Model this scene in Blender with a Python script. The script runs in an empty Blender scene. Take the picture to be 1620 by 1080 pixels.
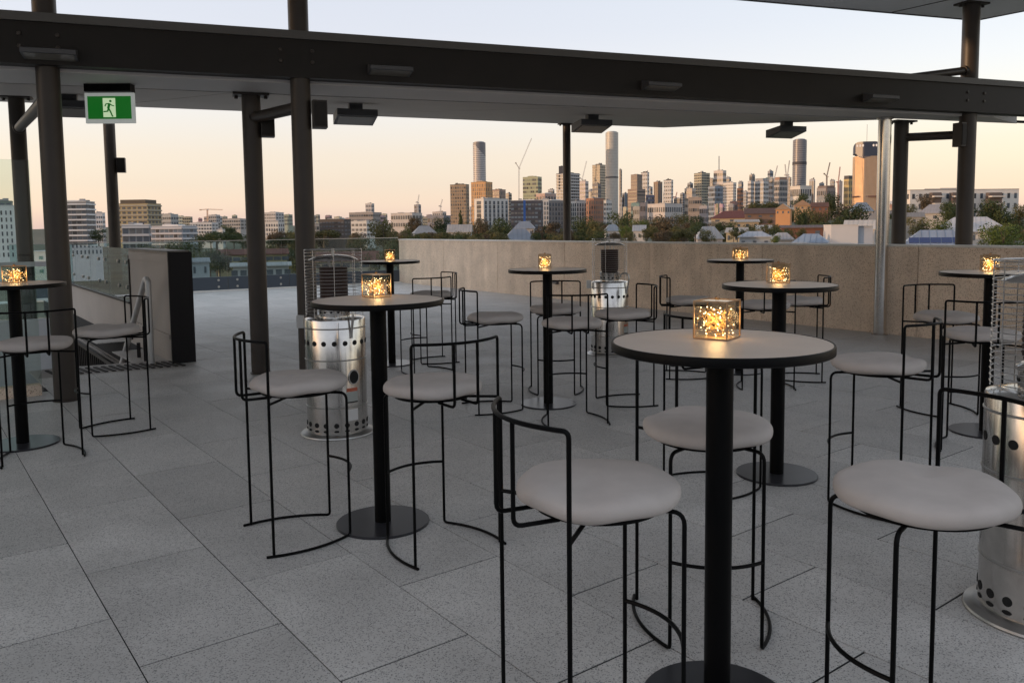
import bpy, bmesh, math, random
from mathutils import Vector, Matrix
R = math.radians
SC = bpy.context.scene
COL = SC.collection
random.seed(7)

# ------------------------------------------------------------------ camera
CAMZ = 1.45
FPX, CY, PITCH, ROLL = 1295.04, 465.87, 0.0817378795, -0.0113101827
_fw = Vector((0, math.cos(PITCH), -math.sin(PITCH)))
_rt = Vector((1, 0, 0))
_up = _rt.cross(_fw)
_c, _s = math.cos(ROLL), math.sin(ROLL)
RT = _c * _rt + _s * _up
UP = -_s * _rt + _c * _up
FW = _fw
cam = bpy.data.cameras.new("camera")
cam.sensor_width = 36.0
cam.lens = FPX / 1620.0 * 36.0
cam.shift_y = -(540.0 - CY) / 1620.0
cam.clip_start = 0.05
cam.clip_end = 60000
camo = bpy.data.objects.new("camera", cam)
COL.objects.link(camo)
m = Matrix((RT, UP, -FW)).transposed().to_4x4()
m.translation = Vector((0, 0, CAMZ))
camo.matrix_world = m
SC.camera = camo

# ------------------------------------------------------------------ sky and sun
SUN_EL, SUN_AZ = 2.2, 255.0      # azimuth clockwise from +Y (view direction): behind and left of the camera
w = bpy.data.worlds.new("World")
SC.world = w
w.use_nodes = True
nt = w.node_tree
bg = nt.nodes["Background"]
sky = nt.nodes.new("ShaderNodeTexSky")
sky.sky_type = 'NISHITA'
sky.sun_disc = False
sky.sun_elevation = R(SUN_EL)
sky.sun_rotation = R(SUN_AZ)
sky.altitude = 60
sky.air_density = 1.0
sky.dust_density = 1.0
sky.ozone_density = 1.0
# evening dome: peach at the horizon, cream above it, pale blue overhead (same all round), plus the Nishita sky
tc = nt.nodes.new("ShaderNodeTexCoord")
sp = nt.nodes.new("ShaderNodeSeparateXYZ")
nt.links.new(tc.outputs["Generated"], sp.inputs[0])
rmp = nt.nodes.new("ShaderNodeValToRGB")
nt.links.new(sp.outputs[2], rmp.inputs[0])
SKYRAMP = [(0.0, (.50, .41, .42)), (.026, (.525, .47, .47)), (.052, (.465, .425, .465)), (.087, (.50, .43, .46)), (.131, (.523, .477, .526)),
           (.174, (.502, .477, .566)), (.225, (.473, .462, .556)), (.342, (.471, .477, .55)), (.643, (.498, .516, .568)), (1.0, (.51, .53, .60))]
e_ = rmp.color_ramp.elements
e_[0].position = SKYRAMP[0][0]; e_[0].color = (*SKYRAMP[0][1], 1)
e_[1].position = SKYRAMP[-1][0]; e_[1].color = (*SKYRAMP[-1][1], 1)
for p_, c_ in SKYRAMP[1:-1]:
    x_ = e_.new(p_); x_.color = (*c_, 1)
NISH, DOME = 1.55, 7.7
v1 = nt.nodes.new("ShaderNodeVectorMath"); v1.operation = 'SCALE'; v1.inputs[3].default_value = DOME
v2 = nt.nodes.new("ShaderNodeVectorMath"); v2.operation = 'SCALE'; v2.inputs[3].default_value = NISH
v3 = nt.nodes.new("ShaderNodeVectorMath"); v3.operation = 'ADD'
nt.links.new(rmp.outputs[0], v1.inputs[0]); nt.links.new(sky.outputs[0], v2.inputs[0])
nt.links.new(v1.outputs[0], v3.inputs[0]); nt.links.new(v2.outputs[0], v3.inputs[1])
nt.links.new(v3.outputs[0], bg.inputs[0])
bg.inputs[1].default_value = 0.1
sl = bpy.data.lights.new("sun", 'SUN')
sl.energy = 1.9
sl.angle = R(0.6)
sl.color = (1.0, 0.62, 0.34)
so = bpy.data.objects.new("sun", sl)
COL.objects.link(so)
az, el = R(SUN_AZ), R(SUN_EL)
sdir = Vector((math.sin(az) * math.cos(el), math.cos(az) * math.cos(el), math.sin(el)))
so.rotation_euler = sdir.to_track_quat('Z', 'Y').to_euler()
so.location = (0, -20, 30)

SC.view_settings.view_transform = 'Standard'
SC.view_settings.look = 'None'
SC.view_settings.gamma = 1
SC.view_settings.use_curve_mapping = False
SC.view_settings.exposure = 0.62
SC.render.engine = 'CYCLES'
SC.cycles.use_denoising = True
SC.cycles.max_bounces = 8
SC.cycles.transparent_max_bounces = 24
SC.cycles.sample_clamp_indirect = 4.0

# ------------------------------------------------------------------ helpers
def at(px, py, Y):
    """photo pixel -> world point at distance Y metres in front of the camera"""
    d = (px - 810) / FPX * RT + (CY - py) / FPX * UP + FW
    t = Y / d.y
    return Vector((d.x * t, Y, CAMZ + d.z * t))

def tag(o, label=None, cat=None, group=None, kind=None):
    if label: o["label"] = label
    if cat: o["category"] = cat
    if group: o["group"] = group
    if kind: o["kind"] = kind
    return o

def thing(name, label, cat, loc=(0, 0, 0), rz=0.0, group=None):
    o = bpy.data.objects.new(name, None)
    o.empty_display_size = 0.1
    COL.objects.link(o)
    o.location = loc
    o.rotation_euler = (0, 0, rz)
    return tag(o, label, cat, group)

class MB:
    def __init__(s):
        s.v, s.f, s.mi = [], [], []
        s.m = 0
    def add(s, vs, fs):
        b = len(s.v)
        s.v += [tuple(x) for x in vs]
        s.f += [tuple(b + i for i in f) for f in fs]
        s.mi += [s.m] * len(fs)
        return s
    def box(s, c, d, rz=0.0, M=None):
        x, y, z = d[0] / 2, d[1] / 2, d[2] / 2
        vs = [(-x, -y, -z), (x, -y, -z), (x, y, -z), (-x, y, -z), (-x, -y, z), (x, -y, z), (x, y, z), (-x, y, z)]
        cs, sn = math.cos(rz), math.sin(rz)
        if M is None:
            vs = [(c[0] + a * cs - b * sn, c[1] + a * sn + b * cs, c[2] + e) for a, b, e in vs]
        else:
            vs = [tuple(M @ Vector((a + c[0], b + c[1], e + c[2]))) for a, b, e in vs]
        return s.add(vs, [(0, 3, 2, 1), (4, 5, 6, 7), (0, 1, 5, 4), (1, 2, 6, 5), (2, 3, 7, 6), (3, 0, 4, 7)])
    def obox(s, o, e1, e2, a0, a1, b0, b1, z0, z1):
        """box in a frame: origin o, horizontal unit axes e1,e2"""
        P = lambda a, b, z: (o[0] + e1[0] * a + e2[0] * b, o[1] + e1[1] * a + e2[1] * b, z)
        vs = [P(a0, b0, z0), P(a1, b0, z0), P(a1, b1, z0), P(a0, b1, z0), P(a0, b0, z1), P(a1, b0, z1), P(a1, b1, z1), P(a0, b1, z1)]
        return s.add(vs, [(0, 3, 2, 1), (4, 5, 6, 7), (0, 1, 5, 4), (1, 2, 6, 5), (2, 3, 7, 6), (3, 0, 4, 7)])
    def prism(s, poly, z0, z1):
        n = len(poly)
        g0 = z0 if callable(z0) else (lambda x, y: z0)
        g1 = z1 if callable(z1) else (lambda x, y: z1)
        vs = [(x, y, g0(x, y)) for x, y in poly] + [(x, y, g1(x, y)) for x, y in poly]
        fs = [tuple(range(n))[::-1], tuple(range(n, 2 * n))] + [(i, (i + 1) % n, n + (i + 1) % n, n + i) for i in range(n)]
        return s.add(vs, fs)
    def lathe(s, prof, n=32, c=(0, 0, 0), closed=False):
        vs, fs = [], []
        for r, z in prof:
            for i in range(n):
                a = 2 * math.pi * i / n
                vs.append((c[0] + r * math.cos(a), c[1] + r * math.sin(a), c[2] + z))
        k = len(prof)
        for j in range(k - 1 + (1 if closed else 0)):
            j2 = (j + 1) % k
            for i in range(n):
                fs.append((j * n + i, j * n + (i + 1) % n, j2 * n + (i + 1) % n, j2 * n + i))
        if not closed:
            if prof[0][0] > 1e-6: fs.append(tuple(range(n))[::-1])
            if prof[-1][0] > 1e-6: fs.append(tuple((k - 1) * n + i for i in range(n)))
        return s.add(vs, fs)
    def tube(s, pts, r, n=8, closed=False, cap=True):
        pts = [Vector(p) for p in pts]
        k = len(pts)
        vs, fs = [], []
        prev = None
        for i, p in enumerate(pts):
            if closed:
                t = (pts[(i + 1) % k] - pts[i - 1])
            elif i == 0: t = pts[1] - p
            elif i == k - 1: t = p - pts[-2]
            else: t = (pts[i + 1] - p).normalized() + (p - pts[i - 1]).normalized()
            t.normalize()
            if prev is None:
                a = Vector((0, 0, 1)) if abs(t.z) < 0.9 else Vector((1, 0, 0))
                u = t.cross(a).normalized()
            else:
                u = (prev - t * prev.dot(t)).normalized()
            prev = u
            q = t.cross(u)
            for j in range(n):
                a = 2 * math.pi * j / n
                vs.append(p + r * (math.cos(a) * u + math.sin(a) * q))
        for i in range(k - (0 if closed else 1)):
            i2 = (i + 1) % k
            for j in range(n):
                fs.append((i * n + j, i * n + (j + 1) % n, i2 * n + (j + 1) % n, i2 * n + j))
        if cap and not closed:
            fs.append(tuple(range(n))[::-1])
            fs.append(tuple((k - 1) * n + j for j in range(n)))
        return s.add(vs, fs)
    def bar(s, a, b, w_, h_):
        """square bar between two points"""
        a, b = Vector(a), Vector(b)
        t = (b - a).normalized()
        ref = Vector((0, 0, 1)) if abs(t.z) < 0.95 else Vector((1, 0, 0))
        u = t.cross(ref).normalized() * w_ / 2
        q = t.cross(u.normalized()).normalized() * h_ / 2
        vs = [a - u - q, a + u - q, a + u + q, a - u + q, b - u - q, b + u - q, b + u + q, b - u + q]
        return s.add(vs, [(0, 3, 2, 1), (4, 5, 6, 7), (0, 1, 5, 4), (1, 2, 6, 5), (2, 3, 7, 6), (3, 0, 4, 7)])
    def mesh(s, name, mats, smooth=False, angle=None):
        me = bpy.data.meshes.new(name)
        me.from_pydata(s.v, [], s.f)
        if not isinstance(mats, (list, tuple)): mats = [mats]
        for mm in mats: me.materials.append(mm)
        if len(mats) > 1: me.polygons.foreach_set("material_index", s.mi)
        bm = bmesh.new(); bm.from_mesh(me)
        bmesh.ops.recalc_face_normals(bm, faces=bm.faces)
        if smooth:
            lim = R(angle or 40)
            for f in bm.faces: f.smooth = True
            for e in bm.edges:
                if len(e.link_faces) == 2 and e.calc_face_angle(0) > lim: e.smooth = False
        bm.to_mesh(me); bm.free()
        return me
    def build(s, name, mats, parent=None, smooth=False, angle=None):
        o = bpy.data.objects.new(name, s.mesh(name, mats, smooth, angle))
        COL.objects.link(o)
        if parent: o.parent = parent
        return o

def inst(name, me, parent=None, loc=(0, 0, 0), rz=0.0, scale=None):
    o = bpy.data.objects.new(name, me)
    COL.objects.link(o)
    if parent: o.parent = parent
    o.location = loc
    o.rotation_euler = (0, 0, rz)
    if scale: o.scale = scale
    return o

def copy_tree(o, parent=None):
    c = o.copy()
    COL.objects.link(c)
    c.parent = parent
    for ch in o.children: copy_tree(ch, c)
    return c

def fillet(pts, rad, n=5):
    pts = [Vector(p) for p in pts]
    out = [pts[0]]
    for i in range(1, len(pts) - 1):
        a, p, b = pts[i - 1], pts[i], pts[i + 1]
        u, v = (a - p), (b - p)
        r = min(rad, u.length * 0.45, v.length * 0.45)
        if u.normalized().dot(v.normalized()) < -0.97:
            out.append(p); continue
        s0, s1 = p + u.normalized() * r, p + v.normalized() * r
        for k in range(n + 1):
            t = k / n
            out.append((1 - t) ** 2 * s0 + 2 * t * (1 - t) * p + t * t * s1)
    out.append(pts[-1])
    return out

def arc3(a, b, bulge, n=10):
    """arc from a to b (3d, horizontal) bulging by vector bulge at its middle (parabolic-circular)"""
    a, b, bulge = Vector(a), Vector(b), Vector(bulge)
    return [a.lerp(b, k / n) + bulge * (1 - (2 * k / n - 1) ** 2) for k in range(n + 1)]

# ------------------------------------------------------------------ materials
def new_mat(name):
    mt = bpy.data.materials.new(name)
    mt.use_nodes = True
    n = mt.node_tree
    return mt, n, n.nodes["Principled BSDF"]

def plain(name, col, rough=0.6, metal=0.0, var=0.0, scale=3.0, spec=0.5, bump=0.0, bscale=80.0, coat=0.0):
    mt, n, b = new_mat(name)
    b.inputs["Base Color"].default_value = (*col, 1)
    b.inputs["Roughness"].default_value = rough
    b.inputs["Metallic"].default_value = metal
    b.inputs["Specular IOR Level"].default_value = spec
    if coat: b.inputs["Coat Weight"].default_value = coat
    if var > 0:
        g = n.nodes.new("ShaderNodeNewGeometry")
        t = n.nodes.new("ShaderNodeTexNoise")
        t.inputs["Scale"].default_value = scale
        t.inputs["Detail"].default_value = 6
        n.links.new(g.outputs["Position"], t.inputs["Vector"])
        r = n.nodes.new("ShaderNodeMapRange")
        r.inputs[1].default_value = 0.3; r.inputs[2].default_value = 0.7
        r.inputs[3].default_value = 1 - var; r.inputs[4].default_value = 1 + var
        n.links.new(t.outputs[0], r.inputs[0])
        mx = n.nodes.new("ShaderNodeMix"); mx.data_type = 'RGBA'; mx.blend_type = 'MULTIPLY'
        mx.inputs[0].default_value = 1
        mx.inputs[6].default_value = (*col, 1)
        n.links.new(r.outputs[0], mx.inputs[7])
        n.links.new(mx.outputs[2], b.inputs["Base Color"])
    if bump > 0:
        g2 = n.nodes.new("ShaderNodeNewGeometry")
        t2 = n.nodes.new("ShaderNodeTexNoise")
        t2.inputs["Scale"].default_value = bscale; t2.inputs["Detail"].default_value = 4
        n.links.new(g2.outputs["Position"], t2.inputs["Vector"])
        bp = n.nodes.new("ShaderNodeBump")
        bp.inputs["Strength"].default_value = bump; bp.inputs["Distance"].default_value = 0.01
        n.links.new(t2.outputs[0], bp.inputs["Height"])
        n.links.new(bp.outputs[0], b.inputs["Normal"])
    return mt

def terrazzo(name, base, chips, dark_thr=0.36, sc=95.0, rough=0.55):
    """base colour with dark and pale chips, world-space so neighbouring tiles never repeat"""
    mt, n, b = new_mat(name)
    L = n.links.new
    g = n.nodes.new("ShaderNodeNewGeometry")
    oi = n.nodes.new("ShaderNodeObjectInfo")
    mp = n.nodes.new("ShaderNodeMapping")
    cb = n.nodes.new("ShaderNodeCombineXYZ")
    mu = n.nodes.new("ShaderNodeMath"); mu.operation = 'MULTIPLY'; mu.inputs[1].default_value = 6.283
    L(oi.outputs["Random"], mu.inputs[0]); L(mu.outputs[0], cb.inputs[2])
    L(g.outputs["Position"], mp.inputs[0]); L(cb.outputs[0], mp.inputs["Rotation"])
    vo = n.nodes.new("ShaderNodeTexVoronoi"); vo.inputs["Scale"].default_value = sc
    L(mp.outputs[0], vo.inputs["Vector"])
    cr = n.nodes.new("ShaderNodeValToRGB")
    sep = n.nodes.new("ShaderNodeSeparateColor")
    L(vo.outputs["Color"], sep.inputs[0])
    L(sep.outputs[0], cr.inputs[0])
    cr.color_ramp.interpolation = 'CONSTANT'
    e = cr.color_ramp.elements
    e[0].position = 0; e[0].color = (*chips[0], 1)
    e[1].position = 0.12; e[1].color = (*chips[1], 1)
    for p_, c_ in ((0.28, base), (0.74, chips[2]), (0.88, chips[3])):
        x = e.new(p_); x.color = (*c_, 1)
    # chip mask: only centres of cells
    dm = n.nodes.new("ShaderNodeMapRange")
    dm.inputs[1].default_value = dark_thr; dm.inputs[2].default_value = dark_thr + 0.12
    dm.inputs[3].default_value = 1; dm.inputs[4].default_value = 0
    L(vo.outputs["Distance"], dm.inputs[0])
    mx = n.nodes.new("ShaderNodeMix"); mx.data_type = 'RGBA'
    mx.inputs[6].default_value = (*base, 1)
    L(dm.outputs[0], mx.inputs[0]); L(cr.outputs[0], mx.inputs[7])
    nz = n.nodes.new("ShaderNodeTexNoise"); nz.inputs["Scale"].default_value = 2.2; nz.inputs["Detail"].default_value = 5
    L(g.outputs["Position"], nz.inputs["Vector"])
    r1 = n.nodes.new("ShaderNodeMapRange")
    r1.inputs[1].default_value = 0.3; r1.inputs[2].default_value = 0.7; r1.inputs[3].default_value = 0.86; r1.inputs[4].default_value = 1.10
    L(nz.outputs[0], r1.inputs[0])
    r2 = n.nodes.new("ShaderNodeMapRange")
    r2.inputs[3].default_value = 0.90; r2.inputs[4].default_value = 1.07
    L(oi.outputs["Random"], r2.inputs[0])
    m1 = n.nodes.new("ShaderNodeMath"); m1.operation = 'MULTIPLY'
    L(r1.outputs[0], m1.inputs[0]); L(r2.outputs[0], m1.inputs[1])
    m2 = n.nodes.new("ShaderNodeMix"); m2.data_type = 'RGBA'; m2.blend_type = 'MULTIPLY'; m2.inputs[0].default_value = 1
    L(mx.outputs[2], m2.inputs[6]); L(m1.outputs[0], m2.inputs[7])
    L(m2.outputs[2], b.inputs["Base Color"])
    b.inputs["Roughness"].default_value = rough
    rr = n.nodes.new("ShaderNodeMapRange")
    rr.inputs[1].default_value = 0.3; rr.inputs[2].default_value = 0.7; rr.inputs[3].default_value = rough - .1; rr.inputs[4].default_value = rough + .12
    L(nz.outputs[0], rr.inputs[0]); L(rr.outputs[0], b.inputs["Roughness"])
    bp = n.nodes.new("ShaderNodeBump"); bp.inputs["Strength"].default_value = 0.15; bp.inputs["Distance"].default_value = 0.002
    L(vo.outputs["Distance"], bp.inputs["Height"]); L(bp.outputs[0], b.inputs["Normal"])
    return mt

def glass_mat(name, tint=(1, 1, 1), refl=0.12, rough=0.0):
    mt = bpy.data.materials.new(name)
    mt.use_nodes = True
    n = mt.node_tree
    n.nodes.clear()
    out = n.nodes.new("ShaderNodeOutputMaterial")
    tr = n.nodes.new("ShaderNodeBsdfTransparent"); tr.inputs[0].default_value = (*tint, 1)
    gl = n.nodes.new("ShaderNodeBsdfGlossy"); gl.inputs["Roughness"].default_value = rough
    lw = n.nodes.new("ShaderNodeLayerWeight"); lw.inputs[0].default_value = 0.5
    pw = n.nodes.new("ShaderNodeMath"); pw.operation = 'POWER'; pw.inputs[1].default_value = 4.5
    mr = n.nodes.new("ShaderNodeMath"); mr.operation = 'MULTIPLY_ADD'; mr.inputs[1].default_value = 0.9; mr.inputs[2].default_value = refl
    mr.use_clamp = True
    mx = n.nodes.new("ShaderNodeMixShader")
    n.links.new(lw.outputs[1], pw.inputs[0]); n.links.new(pw.outputs[0], mr.inputs[0]); n.links.new(mr.outputs[0], mx.inputs[0])
    n.links.new(tr.outputs[0], mx.inputs[1]); n.links.new(gl.outputs[0], mx.inputs[2])
    n.links.new(mx.outputs[0], out.inputs[0])
    return mt

def emit_mat(name, col, strength, sample=True):
    mt = bpy.data.materials.new(name)
    mt.use_nodes = True
    n = mt.node_tree
    b = n.nodes["Principled BSDF"]
    b.inputs["Base Color"].default_value = (*[c * 0.5 for c in col], 1)
    b.inputs["Emission Color"].default_value = (*col, 1)
    b.inputs["Emission Strength"].default_value = strength
    if not sample: mt.cycles.emission_sampling = 'NONE'
    return mt

M = {}
M['tile'] = terrazzo('terrazzo_tile', (0.555, 0.535, 0.51), ((0.19, 0.185, 0.18), (0.30, 0.295, 0.29), (0.62, 0.61, 0.59), (0.38, 0.36, 0.34)), 0.45, 180.0)
def stains(mt):
    n = mt.node_tree; L = n.links.new; b = n.nodes["Principled BSDF"]
    src = b.inputs["Base Color"].links[0].from_socket
    g = n.nodes.new("ShaderNodeNewGeometry")
    t = n.nodes.new("ShaderNodeTexNoise"); t.inputs["Scale"].default_value = .9; t.inputs["Detail"].default_value = 9; t.inputs["Roughness"].default_value = .65
    L(g.outputs["Position"], t.inputs["Vector"])
    r = n.nodes.new("ShaderNodeMapRange"); r.inputs[1].default_value = .52; r.inputs[2].default_value = .70; r.inputs[3].default_value = 1; r.inputs[4].default_value = .86
    L(t.outputs[0], r.inputs[0])
    m = n.nodes.new("ShaderNodeMix"); m.data_type = 'RGBA'; m.blend_type = 'MULTIPLY'; m.inputs[0].default_value = 1
    L(src, m.inputs[6]); L(r.outputs[0], m.inputs[7]); L(m.outputs[2], b.inputs["Base Color"])
stains(M['tile'])
M['grout'] = plain('dark_joint', (0.02, 0.02, 0.02), 0.95)
M['wall'] = terrazzo('aggregate_concrete', (0.80, 0.65, 0.51), ((0.42, 0.29, 0.20), (0.52, 0.39, 0.28), (0.80, 0.67, 0.53), (0.60, 0.45, 0.32)), 0.42, 85.0, 0.85)
def streaks(mt, amt=.10):
    n = mt.node_tree; L = n.links.new; b = n.nodes["Principled BSDF"]
    src = b.inputs["Base Color"].links[0].from_socket
    g = n.nodes.new("ShaderNodeNewGeometry"); mp = n.nodes.new("ShaderNodeMapping"); mp.inputs["Scale"].default_value = (2.2, 2.2, .22)
    t = n.nodes.new("ShaderNodeTexNoise"); t.inputs["Scale"].default_value = 1.6; t.inputs["Detail"].default_value = 7
    L(g.outputs["Position"], mp.inputs[0]); L(mp.outputs[0], t.inputs["Vector"])
    r = n.nodes.new("ShaderNodeMapRange"); r.inputs[1].default_value = .3; r.inputs[2].default_value = .7; r.inputs[3].default_value = 1 - amt; r.inputs[4].default_value = 1 + amt * .5
    L(t.outputs[0], r.inputs[0])
    m = n.nodes.new("ShaderNodeMix"); m.data_type = 'RGBA'; m.blend_type = 'MULTIPLY'; m.inputs[0].default_value = 1
    L(src, m.inputs[6]); L(r.outputs[0], m.inputs[7]); L(m.outputs[2], b.inputs["Base Color"])
streaks(M['wall'], .14)
M['coping'] = plain('coping_concrete', (0.70, 0.67, 0.62), 0.7, var=0.08, scale=4)
M['bronze'] = plain('bronze_paint', (0.042, 0.032, 0.025), 0.45, var=0.1, scale=6)
M['beam'] = plain('dark_beam_paint', (0.016, 0.0125, 0.010), 0.5, spec=0.3, var=0.12, scale=4)
M['flash'] = plain('grey_flashing', (0.10, 0.095, 0.088), 0.5)
M['soffit'] = plain('grey_soffit_paint', (0.56, 0.54, 0.53), 0.55, var=0.04, scale=1.2)
M['soffit2'] = plain('pale_soffit_paint', (0.40, 0.38, 0.365), 0.55, var=0.04, scale=1.2)
M['upper'] = plain('pale_grey_soffit_paint', (0.80, 0.81, 0.84), 0.55, var=0.03, scale=1.0)
M['steel'] = plain('brushed_stainless', (0.58, 0.56, 0.535), 0.17, metal=1.0, var=0.06, scale=25)
M['steel_dull'] = plain('dull_stainless', (0.5, 0.49, 0.47), 0.35, metal=1.0)
M['satin'] = plain('satin_steel', (0.55, 0.54, 0.53), 0.5, metal=0.6)
M['wire'] = plain('chrome_wire', (0.6, 0.58, 0.56), 0.25, metal=1.0)
M['hole'] = plain('dark_hole', (0.008, 0.008, 0.008), 0.9)
M['emitter'] = plain('heater_mesh', (0.045, 0.027, 0.022), 0.6, metal=0.3, var=0.2, scale=60)
M['black'] = plain('black_powder_coat', (0.0012, 0.0012, 0.0014), 0.42, spec=0.12, bump=0.05, bscale=900)
M['base'] = plain('dark_steel_plate', (0.028, 0.028, 0.032), 0.3, metal=0.0, var=0.15, scale=8)
M['top'] = plain('taupe_laminate', (0.47, 0.385, 0.325), 0.4, var=0.06, scale=7)
M['fabric'] = plain('taupe_fabric', (0.50, 0.455, 0.425), 0.95, var=0.05, scale=14, spec=0.2, bump=0.25, bscale=700)
M['brass'] = plain('brass', (0.50, 0.33, 0.20), 0.28, metal=1.0)
M['lglass'] = glass_mat('lantern_glass', (0.93, 0.9, 0.84), 0.03)
M['bulb'] = emit_mat('fairy_bulb', (1.0, 0.77, 0.42), 4.2, sample=False)
M['lwire'] = plain('copper_wire', (0.75, 0.5, 0.2), 0.35, metal=1.0)
M['glass'] = glass_mat('balustrade_glass', (0.80, 0.89, 0.885), 0.05)
M['tint'] = glass_mat('screen_glass', (0.90, 0.94, 0.91), 0.03)
M['sglass'] = glass_mat('stair_glass', (0.74, 0.84, 0.84), 0.30)
M['panel'] = plain('blue_grey_panel', (0.05, 0.065, 0.085), 0.35)
M['stairwall'] = plain('beige_render', (0.40, 0.36, 0.325), 0.8, var=0.05, scale=2)
M['white'] = plain('white_render', (0.62, 0.63, 0.68), 0.8, var=0.04, scale=1.0)
M['ebrown'] = plain('near_black_panel', (0.012, 0.010, 0.011), 0.5, spec=0.25)
M['fixture'] = plain('fixture_grey', (0.075, 0.075, 0.08), 0.45)
M['lens'] = plain('fixture_lens', (0.18, 0.17, 0.15), 0.25)
M['backwall'] = plain('pale_facade', (0.72, 0.69, 0.65), 0.7, var=0.1, scale=0.7)
M['stripe_d'] = plain('tactile_dark', (0.03, 0.025, 0.022), 0.7)
M['stripe_l'] = plain('nosing_stone', (0.36, 0.33, 0.31), 0.6)

# axes of the terrace grid (from the floor joints)
U = Vector((0.603, -0.798, 0)).normalized()      # along the parapet, towards the right foreground
N = Vector((0.798, 0.603, 0)).normalized()
SE_A, SE_D = Vector((-2.65, 8.20, 0)), Vector((0.945, 0.327, 0)).normalized()   # line of the soffit joint
SE_N = Vector((-SE_D.y, SE_D.x, 0))
def P2(v): return (v[0], v[1])
#@@BODY

# ================================================================== TERRACE
WD = Vector((0.569, -0.822, 0)).normalized()     # parapet direction
WN = Vector((0.822, 0.569, 0)).normalized()      # outward
K = Vector((-3.05, 22.2, 0))                     # far corner of the terrace
GD = Vector((-0.856, -0.517, 0)).normalized()    # glass edge, going left from the corner
GNo = Vector((-0.517, 0.856, 0)).normalized()    # outward

floor = MB()
floor.prism([P2(K + WN * .05), (-10.25, 17.85), (-3.85, 9.10), (-4.92, 8.72), (-4.27, 7.31), (-12.2, 1.3), (-14, -11.5), (20, -11.5), P2(K + WD * 24 + WN * .05)][::-1], -0.35, -0.0036)
fl = floor.build("terrace_floor", M['grout'])
tag(fl, kind="structure")

def stair_void(x, y):
    """true over the stairwell: beyond the nosing and left of the solid balustrade"""
    p = Vector((x, y, 0))
    a = (p - Vector((-3.78, 8.92, 0)))
    return a.dot(Vector((0.808, 0.589, 0))) < -0.12 and (p - Vector((-3.97, 8.95, 0))).dot(Vector((-0.44, 0.9, 0))) > -0.25

TW, TL = 0.4945, 0.94
def tile_mesh():
    b = MB()
    w2, l2, g, ch = TW / 2, TL / 2, 0.0024, 0.0008
    a, c = w2 - g, l2 - .0046
    # local x along U (length), y along N (width)
    lo = [(-c, -a), (c, -a), (c, a), (-c, a)]
    hi = [(-c + ch, -a + ch), (c - ch, -a + ch), (c - ch, a - ch), (-c + ch, a - ch)]
    vs = [(x, y, -0.009) for x, y in lo] + [(x, y, -ch) for x, y in lo] + [(x, y, 0) for x, y in hi]
    fs = [(8, 9, 10, 11)]
    for i in range(4):
        j = (i + 1) % 4
        fs += [(i, j, 4 + j, 4 + i), (4 + i, 4 + j, 8 + j, 8 + i)]
    b.add(vs, fs)
    return b
TM = tile_mesh()
tme = TM.mesh("floor_tile", M['tile'])
tiles = []
edge = []
ang = math.atan2(U.y, U.x)
for k in range(-22, 30):
    n0 = 0.579 + TW * (k + 0.5)
    off = -3.80 if k % 2 == 0 else -3.30
    for j in range(-30, 30):
        s0 = off + TL * (j + 0.5)
        c = U * s0 + N * n0
        x, y = c.x, c.y
        if y < -10.8: continue
        dw, dg = (c - K).dot(WN), (c - K).dot(GNo)
        if dw > 0.3 or dg > 0.5: continue
        if dw > -0.30 or dg > -0.52:
            edge.append(c); continue
        if stair_void(x, y): continue
        if y < 7.31 and x < -3.9 and (c - Vector((-4.3, 7.35, 0))).dot(Vector((-0.6, 0.8, 0))) > 0.12: continue
        if 7.31 <= y < 9.3 and x < -4.27 - (y - 7.31) * .46 - .1: continue
        if x < -4.9 and 7.4 < y < 10.5: continue
        inview = y > 1.6 and abs(x) < 0.70 * y + 0.4
        tiles.append((not inview, math.hypot(x, y), x, y))
tiles.sort()
rest = MB()
for i, (iv, d, x, y) in enumerate(tiles):
    if i < 300 and not iv:
        inst("floor_tile", tme, fl, (x, y, random.uniform(-0.0005, 0.0005)), ang + random.uniform(-0.0015, 0.0015))
    else:
        cs, sn = math.cos(ang), math.sin(ang)
        rest.add([(x + a * cs - b_ * sn, y + a * sn + b_ * cs, z) for a, b_, z in TM.v], TM.f)
def clip(poly, nrm, d, keep_less):
    out = []
    for i in range(len(poly)):
        a, c = poly[i], poly[(i + 1) % len(poly)]
        da, dc = a.dot(nrm) - d, c.dot(nrm) - d
        if not keep_less: da, dc = -da, -dc
        if da <= 0: out.append(a)
        if da * dc < 0: out.append(a.lerp(c, da / (da - dc)))
    return out
for c in edge:
    a_, b_ = TL / 2 - .0022, TW / 2 - .0022
    pl = [c - U * a_ - N * b_, c + U * a_ - N * b_, c + U * a_ + N * b_, c - U * a_ + N * b_]
    pl = clip(pl, WN, K.dot(WN) - .004, True)
    if len(pl) > 2: pl = clip(pl, GNo, K.dot(GNo) - .03, True)
    if len(pl) > 2: rest.prism([P2(v) for v in pl], -0.012, 0.0)
tag(rest.build("floor_tiling", M['tile'], fl), kind="stuff")

# ---- parapet wall on the city side
pw = thing("parapet_wall", "long beige exposed aggregate parapet wall along the city side of the terrace", "wall", tuple(K))
WLEN = 24.0
b = MB(); b.obox((0, 0), WD, WN, 0.02, WLEN - .02, 0.03, 0.19, -0.35, 1.14); b.build("core", M['grout'], pw)
PWL = 2.4
for i in range(10):
    b = MB(); b.obox((0, 0), WD, WN, i * PWL + .004, (i + 1) * PWL - .004, random.uniform(0, .003), 0.22, -0.35, 1.1445); b.build("wall_panel", M['wall'], pw)
for i in range(5):
    b = MB(); b.obox((0, 0), WD, WN, i * 2 * PWL - (.02 if i == 0 else -.003), (i + 1) * 2 * PWL - .003, -0.012, 0.235, 1.145, 1.172); b.build("coping", M['coping'], pw)

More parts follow.
